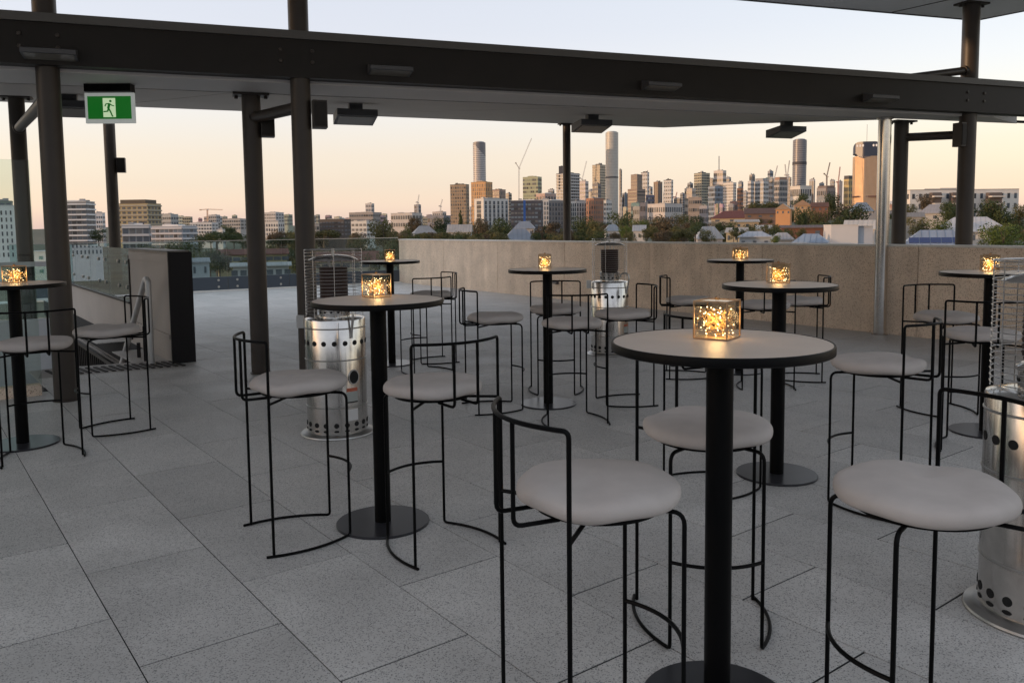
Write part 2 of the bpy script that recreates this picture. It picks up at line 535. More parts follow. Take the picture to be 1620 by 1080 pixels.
# ---- small wall lights on the parapet
for t, z, lab in ((14.62, .33, "small dark square wall light low on the parapet beside the stainless pole"),
                  (6.95, .33, "small dark square wall light low on the parapet behind the middle table")):
    p = K + WD * t
    o = thing("wall_light", lab, "wall light", (p.x, p.y, z), math.atan2(WD.y, WD.x), "low lights on the parapet")
    b = MB(); b.box((0, -0.032, 0), (.13, .06, .05)); b.build("housing", M['fixture'], o)
    b = MB(); b.box((0, -0.065, -0.008), (.11, .006, .022)); b.build("lens", M['lens'], o)

# ---- far glass edge: dark upstand panels with fixings, glass above
gb = thing("glass_balustrade", "clear glass balustrade on dark blue-grey panels along the far left edge", "balustrade", tuple(K), math.atan2(GD.y, GD.x))
PWID = 1.5
bolt = MB()
bolt.lathe([(0.0, 0.0), (0.028, 0.0), (0.028, 0.012), (0.0, 0.014)], 10)
bolt.v = [(x, z + .0, y) for x, y, z in bolt.v]
bolt_me = bolt.mesh("fixing_bolt", M['steel_dull'])
for i in range(6):
    x0 = i * PWID
    b = MB(); b.box((x0 + PWID / 2, -0.03, 0.17), (PWID - .012, .06, .34)); pn = b.build("upstand_panel", M['panel'], gb)
    b = MB(); b.box((x0 + PWID / 2, -0.055, 0.60), (PWID - .012, .014, 1.20)); b.build("glass_pane", M['glass'], gb)
    for dx in (.22, PWID - .22):
        for dz in (0.10, 0.26):
            inst("fixing_bolt", bolt_me, pn, (x0 + dx, 0.0, dz))
b = MB(); b.box((3 * PWID, -0.055, 1.208), (6 * PWID, .03, .014)); b.build("top_rail", M['steel_dull'], gb)
b = MB(); b.box((3 * PWID, .09, 0.012), (6 * PWID, .18, .024)); b.build("kerb", M['coping'], gb)

# ---- stair balustrade wall: solid block with dark end, then glass on an upstand
SD = (Vector((-8.9, 16.0, 0)) - Vector((-3.74, 8.92, 0))).normalized()   # stair direction (down and away)
SNn = Vector((SD.y, -SD.x, 0))                                            # to the right of the stair
sb = thing("stair_balustrade", "solid beige stair balustrade block with near-black end face, left of the columns", "balustrade", (-3.74, 8.92, 0), math.atan2(SD.y, SD.x))
Lb = 2.1
b = MB(); b.box((Lb / 2, -0.115, 0.44), (Lb, .20, 1.58)); b.build("wall_panel", M['stairwall'], sb)
b = MB(); b.box((Lb / 2, -0.105, 1.232 ), (Lb, .235, .012)); b.build("cap", M['flash'], sb)
b = MB(); b.box((-0.016, -0.115, 0.612), (.03, .25, 1.224)); b.build("end_panel", M['ebrown'], sb)
b = MB(); b.box((Lb / 2, -0.006, 1.15), (Lb - .1, .012, .10)); b.build("top_band", M['stairwall'], sb)
b = MB(); b.box((Lb / 2 + .05, -0.005, 0.28), (Lb - .1, .014, .05)); b.build("ledge", M['stairwall'], sb)
b = MB(); b.box((Lb - 0.02, -0.004, 0.6), (.04, .012, 1.1)); b.build("edge_trim", M['ebrown'], sb)
sg = thing("stair_glass_balustrade", "glass balustrade with bolted panes on the beige wall beside the stair", "balustrade", tuple(Vector((-3.74, 8.92, 0)) + SD * Lb), math.atan2(SD.y, SD.x))
b = MB(); b.box((3.7, -0.115, -0.80), (7.4, .20, 2.64)); b.build("upstand", M['stairwall'], sg)
b = MB(); b.box((3.7, -0.0, 0.530), (7.4, .03, .025)); b.build("glazing_channel", M['ebrown'], sg)
for i in range(5):
    b = MB(); b.box((0.74 + i * 1.48, -0.03, 0.885), (1.465, .016, .70)); gp = b.build("glass_pane", M['sglass'], sg)
    for dx in (.1, .62):
        for dz in (0.72, 1.05):
            inst("fixing_bolt", bolt_me, gp, (0.1 + i * 1.48 + dx, -0.018, dz))
# dark slatted screen below the wall
ss = thing("slatted_screen", "dark vertical slatted screen below the stair wall beside the steps", "screen", tuple(Vector((-3.74, 8.92, 0)) - SNn * 0.12), math.atan2(SD.y, SD.x))
sl_me = MB().box((0, 0, -1.15), (.035, .05, 1.6)).mesh("slat", M['ebrown'])
for i in range(46):
    inst("slat", sl_me, ss, (0.9 + i * 0.17, 0.0, 0))
b = MB(); b.box((4.9, 0.03, -0.34), (8.4, .04, .05)); b.build("rail", M['ebrown'], ss)
b = MB(); b.box((4.9, -0.075, -1.2), (8.4, .03, 1.7)); b.build("backing", M['stairwall'], ss)
# steps
stp = thing("stair", "stone steps going down behind the striped nosing on the left", "stairs", (-3.97, 8.97, 0), math.atan2(SD.y, SD.x))
for i in range(11):
    b = MB(); b.box((0.24 + i * .29, 0.62, -0.17 * (i + 1) - 0.25), (.31, 1.5, .5)); b.build("step", M['stripe_l'], stp)
# striped nosing
nd = Vector((0.9, 0.44, 0)).normalized(); nb = Vector((-nd.y, nd.x, 0))
nz = thing("tactile_strip", "striped dark and pale warning strip at the head of the stair", "warning strip", (-4.62, 8.12, 0.0), math.atan2(nd.y, nd.x))
b = MB(); b.box((0.55, 0.33, -0.006), (1.35, .62, .016)); b.build("nosing_slab", M['stripe_l'], nz)
bar_me = MB().box((0, 0, 0.0065), (.035, .40, .012)).mesh("tactile_bar", M['stripe_d'])
for i in range(17):
    inst("tactile_bar", bar_me, nz, (-0.02 + i * .075, 0.28, 0), 0.30)
# stainless handrail
hr = thing("handrail", "stainless tubular handrail at the head of the stair", "handrail", (-3.96, 8.89, 0))
pts = fillet([(0, 0, 0), (0, 0, 0.93), SD * 0.12 + Vector((0, 0, .93)), SD * 2.2 + Vector((0, 0, -.62))], .08, 5)
b = MB(); b.tube(pts, .032, 12); b.build("rail", M['satin'], hr, True)
b = MB(); b.lathe([(.06, 0), (.06, .008), (.035, .012)], 20); b.build("base_flange", M['steel'], hr, True)
for t_ in (0.28, 0.62):
    p = SD * t_
    b = MB(); b.box((p.x, p.y, -.1 - t_ * .3), (.03, .03, 1.35 - t_ * .7)); b.build("baluster", M['ebrown'], hr)

# ---- tall glass wind screen at the far left, on a low plinth
ts = thing("glass_wind_screen", "tall frameless glass wind screen on a low stone plinth at the far left", "screen", (-4.27, 7.31, 0), math.atan2(-0.603, -0.798))
b = MB(); b.box((2.4, 0.0, 0.045), (4.8, .16, .09)); b.build("plinth", M['wall'], ts)
for i in range(3):
    b = MB(); b.box((0.78 + i * 1.6, 0, 1.09), (1.585, .014, 2.0)); b.build("glass_pane", M['tint'], ts)
# white wall of the stair's other side, glass on top
wl = thing("stair_side_wall", "low white rendered wall with glass above it, behind the tall glass screen", "wall", (-4.95, 8.75, 0), math.atan2(-0.45, -0.893))
b = MB(); b.box((3.0, 0, -0.3), (6.0, .18, 1.66)); b.build("wall_panel", M['white'], wl)
for i in range(4):
    b = MB(); b.box((.75 + i * 1.5, 0, .82), (1.485, .014, .55)); b.build("glass_pane", M['glass'], wl)
b = MB(); b.box((3.0, 0, 1.12), (6.0, .07, .05)); b.build("capping", M['white'], wl)

# ---- our own building: podium under the terrace, dark facade behind the camera
pod = MB()
pod.prism([P2(K + WN * .2), P2(K + GD * 16 + GNo * .2), (-18, -16), (22, -16), P2(K + WD * 26 + WN * .2)][::-1], -16, -2.6)
tag(pod.build("podium", M['backwall']), "rendered storeys of the host building below the terrace", "building")
bw = thing("host_building_facade", "pale facade of the building behind the terrace", "building", (0, -11.2, 0))
b = MB(); b.box((-4, -0.2, -4), (52, .4, 16.4)); b.build("facade_wall", M['backwall'], bw)
for i in range(9):
    b = MB(); b.box((-8 + i * 2.0, 0.03, 1.65), (1.9, .05, 3.2)); b.build("window", plain("facade_glass", (.02, .022, .025), .1) if i == 0 else bpy.data.materials["facade_glass"], bw)

wg = thing("unseen_sun_blocker", "added unseen block left of the terrace, keeping the low sun off it", "building", (-27, 0, 0))  # added block out of view, shades the terrace from the low sun
b = MB(); b.box((0, 4, -4.3), (3, 36, 17.6)); b.build("sun_blocker_wall", M['backwall'], wg)
for i in range(10):  # panes on the added block
    b = MB(); b.box((1.52, -10 + i * 3.2, 1.4), (.05, 2.4, 2.4)); b.build("window", bpy.data.materials["facade_glass"], wg)

# ================================================================== ROOFS, BEAM, COLUMNS
BD = Vector((0.938, 0.346, 0)).normalized()
BN = Vector((-BD.y, BD.x, 0))
B0 = Vector((-2.01, 7.55, 0))
bm_ = thing("roof_beam", "long dark steel roof beam with grey flashing crossing the picture above the columns", "beam", (B0.x, B0.y, 2.83), math.atan2(BD.y, BD.x))
b = MB(); b.box((0.6, 0.09, 0.17), (24, .18, .34)); b.build("web", M['beam'], bm_)
b = MB(); b.box((0.6, 0.085, 0.377), (24.1, .22, .072)); b.build("flashing", M['flash'], bm_)
bolt2 = MB().lathe([(0.0, 0), (0.02, 0), (0.016, 0.012), (0, .014)], 8)
bolt2.v = [(x, -z, y) for x, y, z in bolt2.v]
b2me = bolt2.mesh("bolt", M['bronze'])
def lower_z(p):  # soffit height beyond the joint
    return 2.8 + 0.107 * max(0.0, (Vector((p[0], p[1], 0)) - SE_A).dot(SE_N))
COLS = {  # name: x, y, z0, z1, radius, label
    'c1': (-3.88, 7.01, 0,  4.15, .092, "thick bronze column left of the exit sign, rising through the beam"),
    'c2': (-6.05, 10.2, -6, None, .090, "bronze column half hidden behind the thick left column"),
    'c3': (-6.62, 13.7, -6, None, .090, "slim bronze column under the exit sign with a small box on it"),
    'c4': (-2.57, 8.26, 0, None, .091, "bronze column just left of the patio heater, stopping under the soffit"),
    'c5': (-1.93, 7.68, 0,  4.15, .091, "bronze column beside the left patio heater, rising past the beam to the sky"),
    'c6': (1.14, 16.75, -6, None, .080, "slim bronze column in front of the skyline in the middle of the picture"),
    'c7': (5.24, 11.1, -6, None, .091, "bronze column behind the stainless pole at the parapet"),
    'c8': (5.86, 10.62, -6, 4.21, .102, "right bronze column rising above the beam to the upper roof"),
}
for kname, (x, y, z0, z1, r, lab) in COLS.items():
    if z1 is None: z1 = lower_z((x, y)) - .004
    o = thing("column", lab, "column", (x, y, z0), 0, "bronze roof columns")
    H = z1 - z0
    b = MB(); b.lathe([(r, 0), (r, H)], 32); b.build("shaft", M['bronze'], o, True)
    if kname in ('c1', 'c4', 'c5'):
        b = MB(); b.lathe([(r + .012, 0.0), (r + .012, .012), (r, .016)], 32); b.build("base_ring", M['bronze'], o, True)
    b = MB(); b.box((0, 0, H - .012), (r * 2 + .16, r * 2 + .02, .022), 0.34); pl = b.build("cap_plate", M['bronze'], o)
    for sx in (-1, 1):
        b = MB(); b.lathe([(.018, H - .05), (.018, H - .023)], 8, (sx * (r + .05), sx * .02, 0)); b.build("bolt", M['bronze'], pl)
# paired bolts on the beam where the columns are fixed
for xl in (-3.86, -1.93, 5.86):
    t = (Vector((xl, B0.y + (xl - B0.x) * BD.y / BD.x, 0)) - B0).dot(BD)
    for dx in (-.14, -.0, .14)[::2]:
        for dz in (.14, .24):
            inst("bolt", b2me, bm_, (t + dx, 0.0, dz))

def small_box(name, lab, cat, loc, dims, rz=0.33):
    o = thing(name, lab, cat, loc, rz, "small boxes fixed to the columns")
    b = MB(); b.box((0, 0, 0), dims); b.build("housing", M['bronze'], o)
    b = MB(); b.box((0, -dims[1] / 2 - .004, 0), (dims[0] * .84, .01, dims[2] * .88)); b.build("grille", M['beam'], o)
    return o
small_box("wall_speaker", "dark box speaker on the right side of the column above the patio heater", "speaker", (-1.765, 7.70, 2.51), (.13, .15, .25))
small_box("wall_speaker", "dark box speaker on the column that stops under the soffit", "speaker", (-2.42, 8.28, 2.48), (.13, .15, .21))
small_box("wall_speaker", "small dark box on the exit sign's column", "speaker", (-6.46, 13.72, 2.55), (.13, .15, .24))
small_box("wall_speaker", "small grey box on the left face of the right column at brace height", "speaker", (5.72, 10.55, 2.56), (.08, .14, .30))

def strut(lab, a, c, r=.055):
    o = thing("brace", lab, "brace", a, 0, "horizontal braces between columns")
    d = Vector(c) - Vector(a)
    b = MB(); b.tube([(0, 0, 0), d], r, 14); b.build("tube", M['bronze'], o, True)
    b = MB()
    for p in (Vector((0, 0, 0)) + d * .06, d * .94):
        b.tube([p - d.normalized() * .02, p + d.normalized() * .02], r + .014, 14)
    b.build("collar", M['bronze'], o, True)
strut("short bronze brace between the two columns left of the patio heater", (-2.57, 8.26, 2.56), (-1.93, 7.68, 2.58))
strut("bronze brace between the two right-hand columns", (5.24, 11.1, 2.59), (5.86, 10.62, 2.57))
strut("bronze brace between the two far left columns", (-6.05, 10.2, 2.72), (-3.88, 7.01, 2.60))
strut("slanting bronze brace from the right column down behind the beam", (5.86, 10.62, 3.38), (4.3, 9.95, 3.12), .05)

# ---- lower roof: flat strip behind the beam, then soffit panels rising outwards
lr = thing("lower_roof", "grey canopy roof with jointed soffit panels behind the dark beam", "roof", (0, 0, 0))
def seline(x): return SE_A + SE_D * ((x - SE_A.x) / SE_D.x)
bl0, bl1 = B0 + BD * -10 + BN * .16, B0 + BD * 10.2 + BN * .16
s0, s1 = seline(-10.5), seline(7.02)
b = MB(); b.prism([P2(bl0), P2(B0 + BD * 8.9 + BN * .16), (7.0, 11.46), P2(s0)], 2.83, 2.99)
b.v = [(x, y, z - .03) for x, y, z in b.v]
b.build("soffit_strip", M['soffit'], lr)
nsoff = [-40, -0.82, 2.78, 6.39, 40]
far = [Vector((-13.5, 8.6, 0)), Vector((-4.55, 14.02, 0)), Vector((3.43, 18.53, 0)), Vector((4.14, 14.2, 0)), Vector((5.02, 10.92, 0))]
# outline of the outer soffit in plan, clipped into panels by lines along U
outline = [seline(-10.5) + SE_N * .02, Vector((-10.8, 11.0, 0)), Vector((-7.85, 12.1, 0)), Vector((-4.55, 14.02, 0)), Vector((3.43, 18.53, 0)), Vector((4.14, 14.2, 0)), Vector((5.0, 10.95, 0))]
for i in range(len(nsoff) - 1):
    poly = clip(outline, N, nsoff[i] + .012, False)
    poly = clip(poly, N, nsoff[i + 1] - .012, True) if len(poly) > 2 else poly
    if len(poly) < 3: continue
    b = MB(); b.prism([P2(v) for v in poly], lambda x, y: lower_z((x, y)), lambda x, y: lower_z((x, y)) + .12)
    b.build("soffit_panel", M['soffit2'], lr)
b = MB(); b.prism([P2(v) for v in outline], lambda x, y: lower_z((x, y)) + .125, lambda x, y: lower_z((x, y)) + .16)
b.build("roof_deck", M['flash'], lr)
b = MB(); b.box((-0.32, 8.98 + .01, 2.835), (22, .05, .03), math.atan2(SE_D.y, SE_D.x)); b.build("shadow_gap", M['beam'], lr)
# ---- upper roof over the camera
ur = thing("upper_roof", "high grey roof soffit at the upper right corner, covering the terrace", "roof", (0, 0, 0))
c0 = Vector((6.41, 11.48, 0)); ud = Vector((0.95, 0.312, 0)).normalized()
l0 = c0 - ud * 21
r1 = c0 + U * 21.5
un = Vector((-ud.y, ud.x, 0))
r1 = c0 + U * 7.9
rb = r1 - ud * 19
l0 = c0 - ud * 15
poly = [c0, r1, rb, l0]
b = MB(); b.prism([P2(v) for v in poly], 4.21, 4.48); b.build("soffit", M['upper'], ur)
b = MB()
q0, q1 = Vector((5.04, 11.02, 0)), Vector((5.97, 10.45, 0))
dq = (q1 - q0).normalized()
b.bar(Vector((q0.x, q0.y, 4.209)), Vector((q0.x, q0.y, 4.209)) + Vector((U.x, U.y, 0)) * 6, .025, .006); b.build("joint", M['beam'], ur)
b = MB()
for a_, c_ in ((l0, c0), (c0, r1), (r1, rb)):
    e = (c_ - a_).normalized(); nn = Vector((e.y, -e.x, 0))
    b.obox((a_.x, a_.y), e, -nn, -.02, (c_ - a_).length + .02, .0, .03, 4.20, 4.52)
b.build("fascia", M['flash'], ur)

# ---- stainless pole in front of the parapet
pole = thing("stainless_pole", "polished stainless pole in front of the parapet on the right, reaching the soffit", "pole", (4.80, 10.62, 0))
b = MB(); b.lathe([(.08, 0), (.08, 2.795)], 36); b.build("tube", M['steel'], pole, True)
b = MB(); b.lathe([(.10, 0), (.10, .012), (.082, .02)], 36); b.build("flange", M['steel'], pole, True)
b = MB(); b.lathe([(.082, 2.77), (.105, 2.778), (.105, 2.797)], 36); b.build("flange", M['steel'], pole, True)

# ---- floodlights under the soffit and wedge lights on the beam
def floodlight(lab, p, rz):
    z = lower_z(p)
    o = thing("floodlight", lab, "floodlight", (p[0], p[1], z), rz, "floodlights hung under the soffit")
    b = MB(); b.box((0, 0, -.045), (.16, .10, .09)); b.build("bracket", M['fixture'], o)
    b = MB()
    b.prism([(-.24, -.16), (.24, -.16), (.24, .18), (-.24, .18)], lambda x, y: -.16 - (y + .16) * .22, lambda x, y: -.085 - (y + .16) * .10)
    b.build("housing", M['fixture'], o)
    b = MB(); b.prism([(-.21, -.12), (.21, -.12), (.21, .15), (-.21, .15)], lambda x, y: -.166 - (y + .16) * .22, lambda x, y: -.158 - (y + .16) * .22); b.build("lens", M['lens'], o)
for lab, p in (("dark floodlight under the soffit left of the exit sign", (-5.0, 9.45)),
               ("dark floodlight under the soffit right of the paired columns", (-1.86, 10.0)),
               ("dark floodlight under the soffit above the tallest tower", (1.16, 11.75)),
               ("dark floodlight under the soffit left of the stainless pole", (4.2, 12.6))):
    floodlight(lab, p, math.atan2(BD.y, BD.x))
for lab, p in (("long wedge light on the beam above the exit sign's left column", (-3.78, 6.90, 2.915)),
               ("long wedge light on the beam right of the paired columns", (-1.14, 7.87, 2.935)),
               ("long wedge light on the beam above the skyline", (1.58, 8.87, 2.93)),
               ("long wedge light on the beam left of the stainless pole", (4.36, 9.90, 2.93))):
    t = (Vector((p[0], p[1], 0)) - B0).dot(BD); q = B0 + BD * t
    o = thing("beam_light", lab, "light fitting", (q.x, q.y, p[2]), math.atan2(BD.y, BD.x), "wedge lights along the beam")
    b = MB()
    pr = [(-.0, -.05), (-.16, -.02), (-.16, .015), (0, .05)]
    vs = [(sx * .20, y, z) for sx in (-1, 1) for y, z in pr]
    b.add(vs, [(0, 1, 2, 3), (7, 6, 5, 4), (0, 4, 5, 1), (1, 5, 6, 2), (2, 6, 7, 3), (3, 7, 4, 0)])
    b.build("housing", M['fixture'], o)
    b = MB(); b.add([(sx * .18, y, z) for sx in (-1, 1) for y, z in ((-.01, -.051), (-.15, -.0245))], [(0, 1, 3, 2)]); b.build("lens", M['lens'], o)

# ---- exit sign
M['exit_g'] = emit_mat('exit_green', (0.005, 0.13, 0.012), 0.42)
M['exit_w'] = emit_mat('exit_white', (0.62, 0.80, 0.50), 0.42)
M['frost'] = emit_mat('sign_acrylic', (.85, .9, .86), .15)
xs = thing("exit_sign", "lit green emergency exit sign with a running man and a white doorway", "exit sign", (-3.68, 7.66, 2.46), 0.03)
b = MB(); b.box((0, 0.0, .305), (.42, .10, .07)); b.build("mount", M['black'], xs)
b = MB(); b.box((0, 0, .125), (.445, .03, .275)); b.build("frame", M['frost'], xs)
b = MB(); b.box((0, -0.017, .128), (.392, .008, .205)); b.build("green_panel", M['exit_g'], xs)
b = MB(); b.box((0.0, -0.0225, .127), (.112, .004, .172)); b.build("doorway_symbol", M['exit_w'], xs)
b = MB()
def flat(pts):
    n = len(pts); f = lambda y: [(x / 1000 - .0, y, z / 1000) for x, z in pts]
    b.add(f(-.0275) + f(-.0246), [tuple(range(n)), tuple(range(n, 2 * n))[::-1]] + [(i, (i + 1) % n, n + (i + 1) % n, n + i) for i in range(n)])
def limb(x0, z0, x1, z1, w_):
    d = Vector((x1 - x0, z1 - z0)); q = Vector((-d.y, d.x)).normalized() * w_ / 2
    flat([(x0 + q.x, z0 + q.y), (x0 - q.x, z0 - q.y), (x1 - q.x, z1 - q.y), (x1 + q.x, z1 + q.y)])
flat([(14 + 11 * math.cos(a * math.pi / 6), 185 + 11 * math.sin(a * math.pi / 6)) for a in range(12)])
limb(4, 165, -8, 118, 22); limb(2, 163, -26, 160, 9); limb(-25, 163, -38, 138, 9)
limb(6, 162, 28, 145, 9); limb(27, 146, 46, 142, 9)
limb(-8, 120, -14, 92, 12); limb(-12, 94, -52, 90, 11); limb(-5, 120, 12, 88, 13); limb(11, 90, 26, 50, 12); limb(22, 49, 34, 49, 9)
b.build("running_man_symbol", M['exit_g'], xs)

# ================================================================== FURNITURE
# ---- bar tables
TH, TD, BDm = 1.11, 0.637, 0.456
def make_table(label, x, y):
    o = thing("bar_table", label, "bar table", (x, y, 0), 0, "round bar tables on the terrace")
    for nm, me, sm in TABLE_PARTS: inst(nm, me, o)
    return o
rt_ = TD / 2
tb = MB(); tb.lathe([(0, TH - .012), (rt_ - .007, TH - .012), (rt_ - .007, TH - .001), (0, TH - .001)], 64)
te = MB(); te.lathe([(rt_ - .03, TH - .026), (rt_ - .004, TH - .027), (rt_, TH - .024), (rt_, TH - .004), (rt_ - .002, TH), (rt_ - .006, TH), (rt_ - .0065, TH - .014), (rt_ - .03, TH - .014)], 64, closed=True)
tp = MB(); tp.lathe([(.0395, .012), (.0395, TH - .02)], 32)
tpl = MB(); tpl.lathe([(.12, TH - .036), (.12, TH - .030)], 24)
tbs = MB(); tbs.lathe([(BDm / 2, 0), (BDm / 2, .009), (BDm / 2 - .003, .012), (0, .012)], 48)
TABLE_PARTS = [("tabletop", tb.mesh("tabletop", M['top'], True), 1), ("edge_band", te.mesh("edge_band", M['black'], True, 30), 1),
               ("pole", tp.mesh("pole", M['black'], True), 1), ("mounting_plate", tpl.mesh("mounting_plate", M['black'], True), 1),
               ("base_plate", tbs.mesh("base_plate", M['base'], True, 25), 1)]
TABLES = {1: (0.610, 2.384, "nearest bar table, largest in the picture, a brass lantern at its centre"),
          2: (-0.652, 3.954, "bar table in front of the left patio heater, between two facing stools"),
          3: (1.529, 4.666, "bar table behind and to the right of the nearest one"),
          4: (0.289, 6.639, "bar table in the middle distance ringed by four stools"),
          5: (-3.384, 5.547, "bar table at the left edge in front of the thick bronze column"),
          6: (-1.301, 8.746, "far bar table by the left end of the parapet wall"),
          7: (2.246, 8.042, "far bar table close to the parapet, behind the second table on the right"),
          8: (3.272, 5.580, "bar table at the right edge half hidden by the patio heater")}
for k_, (x, y, lab) in TABLES.items(): make_table(lab, x, y)

# ---- bar stools
SR, SAB, SAF, ZR, ZF, SEATR, OFF = .271, R(55.4), R(35.2), .962, .312, .226, .045
RR = .0066
def build_stool():
    parts = []
    sx, by, fx, fy = SR * math.sin(SAB), -SR * math.cos(SAB), SR * math.sin(SAF), SR * math.cos(SAF)
    # seat: soft round cushion (local +y is the front)
    b = MB()
    zc, hh = .733, .034
    prof = [(0, zc - hh)]
    for k in range(1, 15):
        a = -math.pi / 2 + math.pi * k / 14
        c_, s_ = math.cos(a), math.sin(a)
        prof.append((SEATR * max(0, c_) ** .27, zc + hh * math.copysign(abs(s_) ** .8, s_)))
    prof[-1] = (SEATR * .5, zc + hh + .003)
    prof.append((0, zc + hh + .005))
    b.lathe(prof, 56, (0, OFF, 0))
    rs = random.Random(11)
    wv = [(rs.uniform(8, 30), rs.uniform(8, 30), rs.uniform(0, 6)) for _ in range(6)]
    b.v = [(x, y, z + .0016 * sum(math.sin(p * x + q * y + t) for p, q, t in wv)) for x, y, z in b.v]
    parts.append(("seat", b.mesh("seat", M['fabric'], True, 80)))
    b = MB()
    b.lathe([(SEATR - .05, .690), (SEATR - .05, .6995)], 40, (0, OFF, 0))
    parts.append(("seat_pan", b.mesh("seat_pan", M['black'], True)))
    bp = {-1: Vector((-sx, by, 0)), 1: Vector((sx, by, 0))}
    fp = {-1: Vector((-fx, fy, 0)), 1: Vector((fx, fy, 0))}
    z = lambda v, h: Vector((v.x, v.y, h))
    ctr = Vector((0, OFF, 0))
    for s in (-1, 1):
        b = MB(); b.tube([z(bp[s], .006), z(bp[s], ZR - .05)], RR, 8)
        parts.append(("leg", b.mesh("leg", M['black'], True)))
        b = MB(); b.tube([z(bp[s], .686), z(bp[s].lerp(ctr, .55), .686)], RR * .95, 8)
        parts.append(("seat_support", b.mesh("seat_support", M['black'], True)))
        top = z(fp[s].lerp(ctr, .5), .688)
        b = MB(); b.tube(fillet([z(fp[s], .03), z(fp[s], .688), top], .035, 5), RR, 8)
        parts.append(("leg", b.mesh("leg", M['black'], True)))
        # floor runner: bows outwards, runs a little past the back leg
        a0, a1 = z(fp[s], .0068), z(bp[s], .0068)
        d = (a1 - a0).normalized()
        out = Vector((-d.y, d.x, 0));  out = out if out.x * s > 0 else -out
        arc = arc3(a0, a1 + d * .035, out * .045, 12)
        b = MB(); b.tube(fillet([z(fp[s], .06)] + [z(fp[s], .0068)] + arc[1:], .03, 4), RR, 8)
        parts.append(("floor_runner", b.mesh("floor_runner", M['black'], True)))
    back = Vector((0, -.085, 0))
    arc = arc3(z(bp[-1], ZR), z(bp[1], ZR), back, 14)
    b = MB(); b.tube(fillet([z(bp[-1], ZR - .05)] + arc + [z(bp[1], ZR - .05)], .03, 5), RR, 8)
    parts.append(("back_rail", b.mesh("back_rail", M['black'], True)))
    for s in (-1, 1):
        u = s * .060 / sx
        p = Vector((s * .060, by - .085 * (1 - u * u), 0))
        b = MB(); b.tube(fillet([z(p, ZR), z(p, .686), z(p + Vector((0, .13, 0)), .686)], .025, 4), RR, 8)
        parts.append(("back_strut", b.mesh("back_strut", M['black'], True)))
    b = MB(); b.tube(arc3(z(fp[-1], ZF), z(fp[1], ZF), Vector((0, .05, 0)), 10), RR, 8)
    parts.append(("footrest", b.mesh("footrest", M['black'], True)))
    return parts
STOOL = build_stool()
STOOLS = [  # x, y, heading in degrees, label
 (0.189, 2.187, 22.4, "nearest bar stool, seat left of the nearest table's pole, back rail towards the left"),
 (0.690, 2.913, -91.8, "bar stool facing the camera behind the nearest table, its seat cut by the pole"),
 (1.138, 2.143, 187.7, "bar stool at the lower right corner with its back rail in front of the heater"),
 (1.908, 4.133, 136.4, "bar stool right of the nearest table, its back rail to the right over bare floor"),
 (-1.052, 3.812, 30.1, "bar stool left of the table by the left heater, back to the left"),
 (-0.340, 3.664, 126.6, "bar stool seen from behind, right of the table by the left heater"),
 (-2.929, 5.974, 222.3, "bar stool in front of the handrail, right of the left-edge table"),
 (-3.081, 5.235, 125.1, "bar stool seen from behind in front of the left-edge table"),
 (0.451, 6.049, 98.7, "bar stool seen from behind in front of the middle-distance table"),
 (0.945, 6.704, 189.6, "bar stool in front of the middle heater, right of the middle-distance table"),
 (-0.180, 6.512, 16.0, "bar stool left of the middle-distance table, back rail to the left"),
 (0.383, 7.185, -92.6, "bar stool facing the camera behind the middle-distance table"),
 (-0.843, 8.910, 204.2, "farther of the two stools right of the far table by the parapet's left end"),
 (-0.886, 8.243, 127.3, "nearer of the two stools by the far table at the parapet's left end"),
 (1.663, 7.855, -7.2, "bar stool left of the far table close to the parapet"),
 (2.258, 7.272, 85.6, "bar stool before the far table at the parapet, partly behind the second right table"),
 (2.735, 7.662, 165.9, "bar stool right of the far table close to the parapet, towards the pole"),
 (1.094, 4.473, 23.7, "bar stool mostly hidden behind the nearest table's lantern and top"),
 (2.992, 5.179, 67.2, "bar stool seen from behind in front of the right-edge table"),
 (3.30, 6.25, -80.0, "bar stool behind the right-edge table, mostly hidden by the heater"),
]
for x, y, hd, lab in STOOLS:
    o = thing("bar_stool", lab, "bar stool", (x, y, 0), R(hd - 90), "taupe bar stools with thin black steel frames")
    for nm, me in STOOL: inst(nm, me, o)

